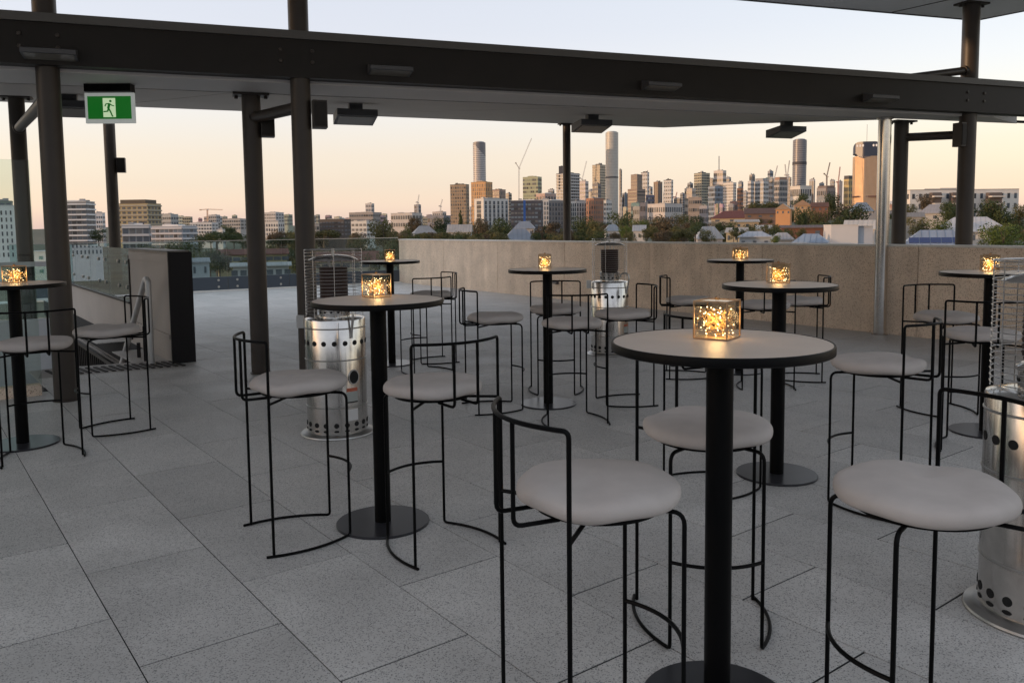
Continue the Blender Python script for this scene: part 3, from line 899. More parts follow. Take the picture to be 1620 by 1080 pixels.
# ---- lanterns with fairy lights
def build_lantern(seed=3):
    W_, H_ = .104, .115
    parts = []
    h = W_ / 2
    b = MB()
    t = .0042
    cs = [(-h, -h), (h, -h), (h, h), (-h, h)]
    for z in (t / 2, H_ - t / 2):
        for i in range(4):
            a, c = cs[i], cs[(i + 1) % 4]
            b.bar((a[0], a[1], z), (c[0], c[1], z), t, t)
    for x, y in cs: b.bar((x, y, t), (x, y, H_ - t), t * .92, t * .92)
    b.lathe([(.006, H_), (.009, H_ + .006), (.004, H_ + .012), (0, H_ + .013)], 12)
    parts.append(("frame", b.mesh("frame", M['brass']), None))
    g = MB().box((0, 0, 0), (W_ - .006, .0016, H_ - .01)).mesh("glass_pane", M['lglass'])
    for i in range(4):
        a = i * math.pi / 2
        parts.append(("glass_pane", g, ((h - .0005) * math.sin(a), -(h - .0005) * math.cos(a), H_ / 2, a)))
    parts.append(("glass_lid", MB().box((0, 0, H_ - .003), (W_ - .008, W_ - .008, .0016)).mesh("glass_lid", M['lglass']), None))
    parts.append(("bottom", MB().box((0, 0, .003), (W_ - .006, W_ - .006, .002)).mesh("bottom", M['lwire']), None))
    rnd = random.Random(seed)
    pts = []
    p = Vector((0, 0, .02))
    for i in range(110):
        q = Vector((rnd.uniform(-.046, .046), rnd.uniform(-.046, .046), .008 + .088 * rnd.random() ** 1.35))
        pts.append(q)
    b = MB()
    fine = []
    for i in range(len(pts) - 1):
        a, c = pts[i], pts[i + 1]
        mid = (a + c) / 2 + Vector((rnd.uniform(-.02, .02), rnd.uniform(-.02, .02), rnd.uniform(-.005, .012)))
        mid.x = max(-.046, min(.046, mid.x)); mid.y = max(-.046, min(.046, mid.y))
        for k in range(4):
            tt = k / 4
            fine.append((1 - tt) ** 2 * a + 2 * tt * (1 - tt) * mid + tt * tt * c)
    b.tube(fine, .0007, 4)
    parts.append(("light_wire", b.mesh("light_wire", M['lwire'], True), None))
    b = MB()
    for q in pts[::2]:
        r = rnd.uniform(.0015, .0027)
        b.lathe([(0, -r), (r * .8, -r * .6), (r, 0), (r * .8, r * .6), (0, r)], 8, (q.x, q.y, q.z))
    parts.append(("fairy_lights", b.mesh("fairy_lights", M['bulb'], True), None))
    return parts
LANTV = [build_lantern(q) for q in (3, 8, 14, 29)]
LANTERNS = [(1134, 534, -36.5, "large brass lantern of fairy lights on the nearest table"),
            (596, 469.5, 41, "brass fairy-light lantern on the table in front of the left heater"),
            (1231, 447, -2, "brass fairy-light lantern on the second table on the right"),
            (862, 424, -2.5, "brass fairy-light lantern on the middle-distance table"),
            (27, 444.5, 68, "brass fairy-light lantern on the left-edge table"),
            (617, 410, 12, "brass fairy-light lantern on the far table by the parapet's left end"),
            (1171, 408, 40, "brass fairy-light lantern on the far table close to the parapet"),
            (1559, 424, -22, "brass fairy-light lantern on the right-edge table")]
def on_plane(px, py, z):
    d = (px - 810) / FPX * RT + (CY - py) / FPX * UP + FW
    t = (z - CAMZ) / d.z
    return Vector((d.x * t, d.y * t, z))
for i, (px, py, rz, lab) in enumerate(LANTERNS):
    p = on_plane(px, py, TH)
    tx, ty = TABLES[i + 1][:2]
    v = Vector((p.x - tx, p.y - ty, 0))
    if v.length > .2: v = v.normalized() * .12
    o = thing("lantern", lab, "lantern", (tx + v.x, ty + v.y, TH + .0005), R(rz), "brass lanterns with fairy lights")
    for nm, me, pl in LANTV[i % 4]:
        c_ = inst(nm, me, o, pl[:3] if pl else (0, 0, 0), pl[3] if pl else 0)
        if nm == "fairy_lights": c_["kind"] = "stuff"
    pl_ = bpy.data.lights.new("fairy_glow", 'POINT'); pl_.energy = 0.4; pl_.color = (1, .68, .33); pl_.shadow_soft_size = .03
    po = bpy.data.objects.new("fairy_glow", pl_); COL.objects.link(po); po.parent = o; po.location = (0, 0, .05)

# ---- patio heaters
M['lab_o'] = plain('label_orange', (0.42, 0.10, 0.05), 0.5)
M['lab_g'] = plain('label_grey', (0.33, 0.35, 0.33), 0.5)
M['lab_w'] = plain('label_white', (0.62, 0.61, 0.60), 0.5)
def build_heater():
    P = []
    RB = .212
    b = MB(); b.lathe([(.258, 0), (.262, .006), (.258, .014), (.235, .022), (.222, .03)], 64); P.append(("base_flange", b.mesh("base_flange", M['steel_dull'], True), None, None))
    b = MB(); b.lathe([(RB, .03), (RB, .818), (RB - .004, .826), (RB - .03, .834), (.13, .840)], 64); P.append(("body", b.mesh("body", M['steel'], True, 30), None, None))
    for z in (.215, .545, .765):
        b = MB(); b.lathe([(RB + .0005, z - .005), (RB + .004, z - .002), (RB + .004, z + .002), (RB + .0005, z + .005)], 64); P.append(("seam", b.mesh("seam", M['steel_dull'], True), None, None))
    hole = MB(); hole.lathe([(.0, 0), (.0175, 0), (.0175, .0022), (.0, .0022)], 16)
    hole.v = [(x, -z, y) for x, y, z in hole.v]
    hm = hole.mesh("vent_hole", M['hole'])
    rimb = MB(); rimb.lathe([(.0175, 0), (.0195, 0), (.0195, .003), (.0175, .003)], 16, closed=True); rimb.v = [(x, -z, y) for x, y, z in rimb.v]
    rm = rimb.mesh("hole_rim", M['steel_dull'], True, 30)
    slot = MB(); slot.lathe([(.0, 0), (.016, 0), (.016, .0022), (.0, .0022)], 14)
    slot.v = [(x * 1.1, -z, y * .5) for x, y, z in slot.v]
    sm = slot.mesh("vent_slot", M['hole'])
    n = 18
    for i in range(n):
        a = 2 * math.pi * (i + .5) / n
        for me, z in ((hm, .665), (hm, .092), (sm, .052)):
            nm = me.name.split('.')[0]
            P.append((nm, me, (RB * math.sin(a) , -RB * math.cos(a), z, a), None))
    # neck
    b = MB(); b.lathe([(.108, .840), (.108, .905), (.116, .912), (.116, .925), (.10, .935)], 40); P.append(("burner_neck", b.mesh("burner_neck", M['steel'], True, 30), None, None))
    nh = MB(); nh.lathe([(.0, 0), (.009, 0), (.009, .002), (.0, .002)], 10); nh.v = [(x, -z, y) for x, y, z in nh.v]
    nm_ = nh.mesh("neck_hole", M['hole'])
    for i in range(14):
        a = 2 * math.pi * i / 14
        P.append(("neck_hole", nm_, (.1085 * math.sin(a), -.1085 * math.cos(a), .873, a), None))
    # emitter mesh cylinder
    b = MB(); b.lathe([(.088, .935), (.097, .965), (.097, 1.185), (.06, 1.19), (0, 1.19)], 40); P.append(("emitter", b.mesh("emitter", M['emitter'], True, 40), None, None))
    er = MB(); er.tube([(.0985 * math.cos(t_), .0985 * math.sin(t_), 0) for t_ in [2 * math.pi * k / 36 for k in range(36)]], .0022, 5, closed=True)
    erm = er.mesh("emitter_ring", M['emitter'], True)
    for i in range(10): P.append(("emitter_ring", erm, (0, 0, .975 + i * .0225, 0), None))
    for a in (0.3, 2.4, 4.5):
        b = MB(); b.bar((.06 * math.cos(a), .06 * math.sin(a), 1.19), (.06 * math.cos(a), .06 * math.sin(a), 1.245), .008, .008)
        P.append(("bracket", b.mesh("bracket", M['steel_dull']), None, None))
    # reflector dome
    b = MB(); b.lathe([(.175, 1.235), (.165, 1.243), (.12, 1.262), (.06, 1.273), (0, 1.276), ], 48); P.append(("reflector", b.mesh("reflector", M['steel'], True), None, None))
    b = MB(); b.lathe([(.012, 1.276), (.012, 1.315), (0, 1.32)], 12); P.append(("finial", b.mesh("finial", M['steel_dull'], True), None, None))
    # wire cage
    RC = .198
    ring = MB(); ring.tube([(RC * math.cos(t_), RC * math.sin(t_), 0) for t_ in [2 * math.pi * k / 48 for k in range(48)]], .0017, 5, closed=True)
    rgm = ring.mesh("cage_ring", M['wire'], True)
    for i in range(19): P.append(("cage_ring", rgm, (0, 0, .865 + i * .0235, 0), None))
    vw = MB().tube([(0, 0, .838), (0, 0, 1.31)], .0024, 6).mesh("cage_bar", M['wire'], True)
    for i in range(8):
        a = 2 * math.pi * (i + .3) / 8
        P.append(("cage_bar", vw, (RC * math.cos(a), RC * math.sin(a), 0, 0), None))
    b = MB(); b.tube([(RC * math.cos(t_), RC * math.sin(t_), 1.31) for t_ in [2 * math.pi * k / 48 for k in range(48)]], .003, 6, closed=True)
    for a in (0.24, 1.81): b.tube([(RC * math.cos(a), RC * math.sin(a), 1.311), (-RC * math.cos(a), -RC * math.sin(a), 1.311)], .002, 6)
    P.append(("cage_top", b.mesh("cage_top", M['wire'], True), None, None))
    # door side (+x): window, labels, seam of the door, valve hose
    def curved(a0, a1, z0, z1, off=.0015, n_=8):
        q = MB()
        r = RB + off
        vs = [(r * math.cos(a0 + (a1 - a0) * k / n_), r * math.sin(a0 + (a1 - a0) * k / n_), z) for z in (z0, z1) for k in range(n_ + 1)]
        vs += [((r - .003) * math.cos(a0 + (a1 - a0) * k / n_), (r - .003) * math.sin(a0 + (a1 - a0) * k / n_), z) for z in (z0, z1) for k in range(n_ + 1)]
        m1 = n_ + 1
        fs = [(k, k + 1, m1 + k + 1, m1 + k) for k in range(n_)] + [(k, 2 * m1 + k, 2 * m1 + k + 1, k + 1) for k in range(n_)] + [(m1 + k, m1 + k + 1, 3 * m1 + k + 1, 3 * m1 + k) for k in range(n_)]
        fs += [(0, m1, 3 * m1, 2 * m1), (n_, 2 * m1 + n_, 3 * m1 + n_, m1 + n_)]
        return q.add(vs, fs)
    a0 = R(-48)
    P.append(("warning_label", curved(a0 - .20, a0 + .20, .325, .350).mesh("warning_label", M['lab_o'], True), None, None))
    P.append(("rating_label", curved(a0 - .20, a0 + .20, .255, .322).mesh("rating_label", M['lab_g'], True), None, None))
    P.append(("maker_label", curved(a0 - .24, a0 + .20, .12, .20).mesh("maker_label", M['lab_w'], True), None, None))
    P.append(("label_strip", curved(a0 - .20, a0 + .20, .246, .254, .002).mesh("label_strip", M['ebrown'], True), None, None))
    P.append(("door_edge", curved(a0 - .42, a0 - .405, .04, .81, .002, 2).mesh("door_edge", M['steel_dull'], True), None, None))
    win = MB(); win.lathe([(0, 0), (.036, 0), (.036, .003), (0, .003)], 24); win.v = [(x, -z, y * 1.25) for x, y, z in win.v]
    P.append(("igniter_window", win.mesh("igniter_window", M['hole']), ((RB) * math.cos(a0 + .06), (RB) * math.sin(a0 + .06), .425, a0 + .06 + math.pi / 2), None))
    rw = MB(); rw.lathe([(.036, 0), (.043, 0), (.043, .006), (.036, .006)], 24, closed=True); rw.v = [(x, -z, y * 1.25) for x, y, z in rw.v]
    P.append(("window_rim", rw.mesh("window_rim", M['steel'], True, 30), ((RB) * math.cos(a0 + .06), (RB) * math.sin(a0 + .06), .425, a0 + .06 + math.pi / 2), None))
    ca, sa = math.cos(a0), math.sin(a0)
    b = MB(); b.tube(fillet([(.12 * ca, .12 * sa, .86), (.16 * ca, .16 * sa, .93), (.235 * ca, .235 * sa, .92), (.25 * ca, .25 * sa, .86), (.222 * ca, .222 * sa, .74), (.218 * ca, .218 * sa, .70)], .04, 5), .009, 10)
    P.append(("gas_hose", b.mesh("gas_hose", M['steel_dull'], True), None, None))
    b = MB(); b.box((-.245, 0, .80), (.05, .03, .09)); P.append(("carry_handle", b.mesh("carry_handle", M['steel_dull']), None, None))
    return P
HEAT = build_heater()
for lab, x, y, rz in (("stainless patio heater behind the table on the left, between columns and stool", -1.262, 5.79, 0.0),
                      ("stainless patio heater in front of the parapet in the middle distance", 1.112, 9.29, 0.2),
                      ("stainless patio heater cut off by the right edge of the picture", 1.955, 2.93, 2.2)):
    o = thing("patio_heater", lab, "patio heater", (x, y, 0), rz, "stainless patio heaters with wire cages")
    for nm, me, pl, _ in HEAT:
        inst(nm, me, o, pl[:3] if pl else (0, 0, 0), pl[3] if pl else 0)

# ================================================================== CITY AND SUBURBS BEYOND
def sstep(a, b, x):
    t = max(0.0, min(1.0, (x - a) / (b - a))); return t * t * (3 - 2 * t)
NEAR = 2.0
def ground(x, y):
    x, y = x / NEAR, y / NEAR
    z = -15.0
    z += 8.0 * sstep(-15, 45, x) * (1 - sstep(400, 900, y))
    z += 10.0 * math.exp(-((x - 150) / 85) ** 2 - ((y - 300) / 110) ** 2)
    z += 5.0 * math.exp(-((x - 70) / 50) ** 2 - ((y - 260) / 90) ** 2)
    z += 2.5 * math.sin(x * .021 + 1.3) * math.sin(y * .017 + .4)
    r = math.hypot(x, y) * NEAR
    z += 62 * sstep(3200, 5200, r) * (0.72 + 0.28 * math.sin(x * .0011 + .7) + .12 * math.sin(x * .0043))
    return z
M['land'] = plain('suburb_ground', (0.055, 0.062, 0.04), 0.95, var=0.35, scale=0.05)
tb_ = MB()
rings = [9, 14, 22, 34, 50, 70, 95, 130, 170, 220, 280, 350, 440, 560, 720, 950, 1300, 1800, 2500, 3200, 3800, 4400, 5200, 7000, 11000, 18000, 30000, 45000]
NA = 180
for r in rings:
    for i in range(NA):
        a = 2 * math.pi * i / NA
        x, y = r * math.sin(a), r * math.cos(a)
        tb_.v.append((x, y, ground(x, y)))
for j in range(len(rings) - 1):
    for i in range(NA):
        i2 = (i + 1) % NA
        tb_.f.append((j * NA + i, j * NA + i2, (j + 1) * NA + i2, (j + 1) * NA + i)); tb_.mi.append(0)
tag(tb_.build("terrain", M['land'], None, True, 180), kind="structure")

_mc = {}
def cm(col, rough=0.7, var=0.06, name="wall_paint", scale=.15, spec=0.4, metal=0):
    k = (tuple(col), rough, name, metal)
    if k not in _mc: _mc[k] = plain(name, col, rough, var=var, scale=scale, spec=spec, metal=metal)
    return _mc[k]
GLS = cm((0.065, 0.08, 0.105), 0.36, 0.2, "window_glass", .3, 0.5)
GLB = cm((0.11, 0.15, 0.20), 0.36, 0.15, "blue_window_glass", .3, 0.5)
GL2 = cm((0.11, 0.115, 0.125), 0.35, 0.3, 'curtained_glass', .4, 0.3)
GL3 = cm((0.028, 0.032, 0.04), 0.36, 0.2, 'dark_glass', .4, 0.5)
GLW = cm((0.16, 0.14, 0.12), 0.38, 0.15, "brown_window_glass", .3, 0.5)
WHT = (0.50, 0.495, 0.49); PAL = (0.42, 0.40, 0.375); BEI = (0.44, 0.38, 0.30); BRN = (0.26, 0.20, 0.17); DRK = (0.07, 0.07, 0.08)
TAN = (0.46, 0.32, 0.20); GRY = (0.30, 0.30, 0.31); NAV = (0.035, 0.05, 0.10); GRN = (0.30, 0.33, 0.24); ROOFC = (0.22, 0.2, 0.19)

_frnd = random.Random(99)
def face_grid(b, o, e, n, W, z0, z1, nx, nz, fx, fz, proud=.12, mx=.0):
    """dark panes on a facade: origin o, along e, outward n"""
    sx, sz = (W - 2 * mx) / nx, (z1 - z0) / nz
    for i in range(nx):
        for k in range(nz):
            a0 = mx + sx * (i + .5 - fx / 2); a1 = a0 + sx * fx
            c0_ = z0 + sz * (k + .5 - fz / 2); c1 = c0_ + sz * fz
            P = lambda a, z, d: (o[0] + e[0] * a + n[0] * d, o[1] + e[1] * a + n[1] * d, z)
            b.m = _frnd.choice((0, 0, 1, 2)) if nx * nz > 1 else 0
            b.add([P(a0, c0_, proud), P(a1, c0_, proud), P(a1, c1, proud), P(a0, c1, proud), P(a0, c0_, 0), P(a1, c0_, 0), P(a1, c1, 0), P(a0, c1, 0)],
                  [(0, 1, 2, 3), (0, 4, 5, 1), (1, 5, 6, 2), (2, 6, 7, 3), (3, 7, 4, 0)])

def building(label, xl, xr, yt, Y, wall, win=None, split=None, nx=(5, 3), nz=10, fx=.6, fz=.5, cap=None, style='grid', group=None, name="tower", cat="tower",
             roof=None, ybot=None, wall2=None, fins=None, setback=None, cap_in=.25):
    """block whose near vertical edge is at `split` (photo px); left and right faces recede from it"""
    ztop = at((xl + xr) / 2, yt, Y).z
    if split is None: split = xl + (xr - xl) * .999
    pm = at(split, yt, Y)
    phi = math.atan2(pm.x, Y)                       # view azimuth
    wl, wr = (split - xl) / FPX * Y, (xr - split) / FPX * Y
    wl *= math.cos(phi); wr *= math.cos(phi)
    if wr < .03 * wl:                               # frontal
        th = R(4); Lw = wl / math.cos(th); Rw = Lw * .7
    elif wl < .03 * wr:
        th = R(86); Rw = wr / math.sin(th); Lw = Rw * .7
    else:
        th = math.atan2(wr, wl) * .5 + R(18)
        Lw, Rw = wl / math.cos(th), wr / math.sin(th)
    # local axes: eL runs left/away, eR right/away from the near corner
    def rot(vx, vy):  # rotate by -phi so that +y is the view ray
        return (vx * math.cos(phi) + vy * math.sin(phi), -vx * math.sin(phi) + vy * math.cos(phi))
    eL = rot(-math.cos(th), math.sin(th)); eR = rot(math.sin(th), math.cos(th))
    nL = (-eR[0], -eR[1]); nR = (-eL[0], -eL[1])
    gz = ground(pm.x, pm.y) - 3
    zb = gz if ybot is None else at(split, ybot, Y).z
    o = thing(name, label, cat, (pm.x, pm.y, zb), 0, group)
    H = ztop - zb
    wm = wall if hasattr(wall, 'node_tree') else cm(wall)
    b = MB(); b.obox((0, 0), eL, eR, 0, Lw, 0, Rw, 0, H); b.build("wall", wm, o)
    vis = min(H, ztop - at(split, 352, Y).z + .0 + 12)   # window rows only where they could be seen
    z0 = max(0.02 * H, H - max(vis, H * .3)); z1 = H - min(.04 * H, 1.5)
    if win is not None:
        b = MB()
        pr = Y * 0.00025
        if style == 'grid':
            face_grid(b, (0, 0), eL, nL, Lw, z0, z1, nx[0], nz, fx, fz, pr)
            face_grid(b, (0, 0), eR, nR, Rw, z0, z1, nx[1], nz, fx, fz, pr)
        elif style == 'bands':
            face_grid(b, (0, 0), eL, nL, Lw, z0, z1, 1, nz, .96, fz, pr)
            face_grid(b, (0, 0), eR, nR, Rw, z0, z1, 1, nz, .96, fz, pr)
        elif style == 'fins':
            face_grid(b, (0, 0), eL, nL, Lw, z0, z1, nx[0], 1, fx, .97, pr)
            face_grid(b, (0, 0), eR, nR, Rw, z0, z1, nx[1], 1, fx, .97, pr)
        wo = b.build("window", [win, GL2, GL3], o); wo["kind"] = "stuff"
    if fins:
        b = MB()
        pr = Y * 0.0006
        nfl = fins[1]
        for e, n_, W in ((eL, nL, Lw), (eR, nR, Rw)):
            for k in range(nfl + 1):
                zz = z0 + (z1 - z0) * k / nfl
                b.obox((0, 0), e, n_, -.0, W, .0, pr * 2.2, zz - (z1 - z0) / nfl * .14, zz + (z1 - z0) / nfl * .14)
        fo = b.build("balcony", cm(fins[0]), o); fo["kind"] = "stuff"
    ch = max(.8, H * .02)
    b = MB(); b.obox((0, 0), eL, eR, Lw * cap_in, Lw * (1 - cap_in), Rw * cap_in, Rw * (1 - cap_in), H, H + (cap or ch)); b.build("plant_room", cm(roof or GRY), o)
    for _k in range(2):
        u0, v0 = _frnd.uniform(.05, .7), _frnd.uniform(.05, .7); hq = ch * _frnd.uniform(.7, 1.6)
        b = MB(); b.obox((0, 0), eL, eR, Lw * u0, Lw * (u0 + _frnd.uniform(.08, .22)), Rw * v0, Rw * (v0 + _frnd.uniform(.1, .25)), H + .01, H + hq + (cap or ch) * .3); b.build("roof_unit", cm(_frnd.choice((GRY, PAL, DRK))), o)
    b = MB(); b.obox((0, 0), eL, eR, -.1, Lw + .1, -.1, Rw + .1, H - ch * .12, H + ch * .3); b.build("parapet", cm(roof or tuple(min(1, c * .8) for c in (wall if not hasattr(wall, 'node_tree') else GRY))), o)
    return o

def round_tower(label, xl, xr, yt, Y, wall, win, nfl, sq=1.0, fz=.45, dome=None, ybot=352, group=None, slant=0.0):
    pc = at((xl + xr) / 2, yt, Y)
    r = (xr - xl) / 2 / FPX * Y
    zb = ground(pc.x, pc.y) - 3
    H = pc.z - zb
    o = thing("tower", label, "tower", (pc.x, pc.y, zb), 0, group)
    n = 28
    def ring(b, r_, z0, z1, cap=False):
        b.lathe([(r_, z0), (r_, z1)], n)
    b = MB(); b.lathe([(r * .985, 0), (r * .985, H)], n)
    if slant:
        k = len(b.v)
        b.v = [(x, y, z + (slant * r * (x / r * .5) if z > H - .1 else 0)) for x, y, z in b.v]
    b.build("core", win, o, True)
    z0 = at((xl + xr) / 2, ybot, Y).z - zb - 5
    b = MB(); hf = (H - z0) / nfl
    for k in range(nfl):
        b.lathe([(r * .97, z0 + k * hf), (r, z0 + k * hf), (r, z0 + (k + 1 - fz) * hf), (r * .97, z0 + (k + 1 - fz) * hf)], n, closed=True)
    so_ = b.build("floor_band", wall, o, True, 30); so_["kind"] = "stuff"
    b = MB(); b.lathe([(r * .8, H), (r * .8, H + r * .12), (r * .5, H + r * .2), (0, H + r * .2)], n); b.build("crown", wall, o, True, 30)
    return o, zb, H, r

def crane(label, mx_, ybase, ymast, jx, jy, bx, by, Y, col=(0.55, 0.52, 0.5)):
    """luffing or hammerhead tower crane; mast x, base y, mast top y, jib tip, counter-jib end (photo px)"""
    p0 = at(mx_, ybase, Y); p1 = at(mx_, ymast, Y); pj = at(jx, jy, Y); pb = at(bx, by, Y)
    o = thing("tower_crane", label, "crane", tuple(p0), 0, "tower cranes on the skyline")
    w_ = max(1.0, Y * .0011)
    mat = cm(col, .5, .03, "crane_paint")
    L = lambda p: p - p0
    def lattice(a, c, ww):
        b = MB()
        d = (c - a); n_ = max(4, int(d.length / (ww * 1.6)))
        t = d.normalized(); rf = Vector((0, 1, 0)) if abs(t.y) < .9 else Vector((1, 0, 0))
        u = t.cross(rf).normalized() * ww / 2; q = t.cross(u).normalized() * ww / 2
        th_ = ww * .30
        for s1, s2 in ((1, 1), (1, -1), (-1, 1), (-1, -1)):
            b.bar(a + u * s1 + q * s2, c + u * s1 + q * s2, th_, th_)
        for k in range(n_):
            x0, x1 = a + d * k / n_, a + d * (k + 1) / n_
            s_ = 1 if k % 2 else -1
            b.bar(x0 + u * s_ - q, x1 - u * s_ - q, th_ * .7, th_ * .7)
            b.bar(x0 + u * s_ + q, x1 - u * s_ + q, th_ * .7, th_ * .7)
        return b
    lattice(Vector((0, 0, -8)), L(p1), w_).build("mast", mat, o)
    lattice(L(p1), L(pj), w_ * .75).build("jib", mat, o)
    b = MB(); b.bar(L(p1), L(pb), w_ * .8, w_ * .8); b.box(tuple(L(pb)), (w_ * 1.6, w_ * 1.6, w_ * 1.4)); b.build("counter_jib", mat, o)
    b = MB(); b.box(tuple(L(p1) + Vector((w_ * .8, -w_ * .8, -w_ * .5))), (w_ * 1.2, w_ * 1.2, w_ * 1.3)); b.build("cab", cm(WHT), o)
    return o

LMK = [(60, "the thick left column"), (112, "the white balcony block"), (165, "the small plain white block"), (176, "the slim column below the exit sign"), (215, "the yellowish tower"), (288, "the near-black end panel"), (330, "the flat hammerhead crane"), (400, "the left paired column"), (466, "the right paired column"), (530, "the dark brown long block"), (585, "the white drum tower"), (627, "the parapet's left end"), (660, "the left faint crane"), (697, "the right faint crane"), (727, "the brown patterned tower"), (758, "the slim striped tower"), (790, "the mauve-brown block"), (832, "the navy office block"), (866, "the white end bay"), (897, "the slim middle column"), (941, "the orange brick block"), (968, "the tallest tower"), (1007, "the brown stepped tower"), (1041, "the orange-edged slim tower"), (1058, "the slant-topped white tower"), (1110, "the twin-toned tower"), (1138, "the antenna tower"), (1156, "the white grid tower"), (1200, "the pale hotel"), (1238, "the orange gable house"), (1265, "the dark rounded tower"), (1308, "the construction crane"), (1341, "the gold tower"), (1372, "the golden crowned tower"), (1400, "the stainless pole"), (1423, "the column beside the pole"), (1480, "the pale pyramid roof"), (1541, "the right column"), (1595, "the white apartments' right end")]
_used = set()
def near_label(adj, noun, xc, row, tail=""):
    k = min(range(len(LMK)), key=lambda i: abs(LMK[i][0] - xc))
    lx, nm = LMK[k]
    for adj_ in [adj] + ["narrow " + adj, "wide " + adj, "small " + adj]:
        rel_ = "straight below" if abs(lx - xc) < 6 else ("just right of" if xc > lx else "just left of")
        if f"{adj_} {noun} {rel_} {nm}, {row}{tail}" not in _used:
            adj = adj_; break
    rel = "straight below" if abs(lx - xc) < 6 else ("just right of" if xc > lx else "just left of")
    lab = f"{adj} {noun} {rel} {nm}, {row}{tail}"
    _used.add(lab)
    return lab
SKY = "towers of the city skyline"
# --- left group of the skyline
_o, zb, H, r = round_tower("tall slim rounded tower with thin horizontal stripes above the orange block", 748, 768, 226, 1900, cm((.44, .43, .44), .45), cm((.20, .20, .22), .35, .1, "tower_glass"), 44, fz=.42, group=SKY)
b = MB(); b.lathe([(r * 1.004, H - r * 1.1), (r * 1.004, H)], 28); b.v = [(x, y, z if z > H - 1 else z + max(-r * 1.2, -x * 1.1)) for x, y, z in b.v]; b.build("crown_screen", cm((.16, .16, .18), .4), _o, True)
building("brown patterned block with a narrow sunlit strip, leftmost of the tall towers", 712, 742, 292, 900, (.27, .205, .15), GLW, 737, (7, 3), 14, .5, .6, group=SKY, roof=(.1, .09, .08))
building("orange sunlit block in front of the slim striped tower", 745, 779, 288, 1000, (.50, .29, .14), GLW, 768, (8, 4), 12, .35, .8, group=SKY, roof=(.3, .2, .12))
building("mauve-brown block with vertical ribs right of the orange block", 778, 800, 300, 1050, (.30, .23, .205), GLW, 790, (6, 4), 9, .5, .8, group=SKY, roof=(.12, .1, .09))
building("white apartment block with dark vertical stripes below the orange block", 750, 805, 314, 620, WHT, GLS, 765, (1, 6), 9, .45, .86, style='grid', group=SKY)
building("navy blue office block with white frame and bright blue vertical strip", 808, 857, 317, 560, (.05, .055, .075), GLB, 856.5, (9, 2), 9, .8, .45, group=SKY, roof=WHT)
_b = at(829.5, 317, 558); _b2 = at(829.5, 352, 558)
_o = thing("facade_strip", "bright blue vertical strip standing proud on the navy office block", "facade panel", (_b.x, _b.y - 2.6, _b2.z - 4), 0)
MB().box((0, 0, (_b.z - _b2.z) / 2 + 2), (1.5, .8, _b.z - _b2.z + 4)).build("panel", cm((.02, .08, .30)), _o)
building("pale green glass block behind the tall crane", 827, 857, 280, 1500, (.33, .35, .25), cm((.24, .27, .20), .35, .1, "green_glass"), 851, (8, 3), 13, .8, .55, group=SKY, roof=(.28, .3, .22))
building("white framed block with an open square frame on its roof", 848, 880, 306, 1100, (.38, .28, .25), GLS, 862, (3, 4), 5, .6, .5, group=SKY, roof=WHT)
building("white and charcoal apartment block left of the slim middle column", 857, 896, 317, 600, (.20, .19, .19), GLS, 868, (3, 6), 8, .45, .7, group=SKY, roof=WHT)
building("white end bay of the charcoal apartment block, beside the navy block", 856, 868, 315, 590, WHT, GLS, 867.9, (3, 1), 8, .4, .7, group=SKY)
building("dark striped residential tower behind the slim middle column", 880, 917, 274, 1300, (.34, .36, .40), GLS, 900, (5, 5), 18, .7, .5, fins=(WHT, 18), group=SKY, roof=DRK)
building("dark lift core rising from the striped tower beside the slim middle column", 884, 897, 263, 1310, DRK, None, 896.9, group=SKY, roof=DRK, ybot=300)
building("white stepped apartment tower right of the slim middle column", 917, 931, 287, 1150, (.50, .45, .44), GLS, 926, (3, 2), 12, .7, .45, group=SKY)
building("white striped apartment block at the foot of the skyline, right of the slim middle column", 903, 932, 318, 610, WHT, GLS, 912, (3, 5), 8, .5, .8, group=SKY)
building("orange brick apartment block with a brown side", 927, 956, 314, 600, (.30, .16, .11), GLW, 939, (3, 5), 8, .35, .6, group=SKY)
building("narrow white block with dark balconies, right of the orange brick block", 955, 968, 317, 590, WHT, GLS, 959, (1, 3), 8, .5, .5, group=SKY)
building("beige tower with a slanted roof edge beside the tallest tower", 937, 958, 261, 1500, (.42, .37, .29), GLW, 949, (5, 4), 24, .8, .35, group=SKY, roof=(.2, .18, .16))
building("short dark grey tower in front of the beige slanted one", 937, 951, 291, 1300, (.20, .19, .19), GLS, 946, (4, 3), 10, .6, .5, group=SKY)
_o, zb, H, r = round_tower("tallest tower, smooth pale grey shaft with a dark ring a third of the way up", 958, 978, 210, 2000, cm((.43, .42, .40), .4), cm((.32, .31, .29), .4, .1, "pale_glass"), 60, fz=.25, group=SKY)
zr = at(968, 281, 2000).z - zb
MB().lathe([(r * 1.012, zr - 1.8), (r * 1.012, zr + 1.8)], 28).build("dark_ring", cm(DRK), _o, True)
building("thin dark slab built for the shaded sliver just right of the tallest tower", 979.5, 984, 269, 2100, (.22, .21, .21), GLS, 982, (1, 1), 18, .7, .5, group=SKY)  # sliver of shade built as a dark slab of its own
building("low blue-grey block at the foot of the tallest tower", 980, 988, 313, 1500, (.25, .27, .31), GLB, 984, (2, 2), 7, .7, .5, group=SKY)
building("brown stepped tower, wide lower half with horizontal bands", 993, 1021, 299, 1250, (.24, .19, .165), GLW, 1008, (1, 1), 12, .9, .4, style='bands', group=SKY, roof=(.22, .18, .16))
building("narrow upper half of the brown stepped tower", 998, 1016, 276, 1255, (.25, .20, .175), GLW, 1008, (1, 1), 10, .9, .4, style='bands', group=SKY, roof=(.2, .16, .14), ybot=302)
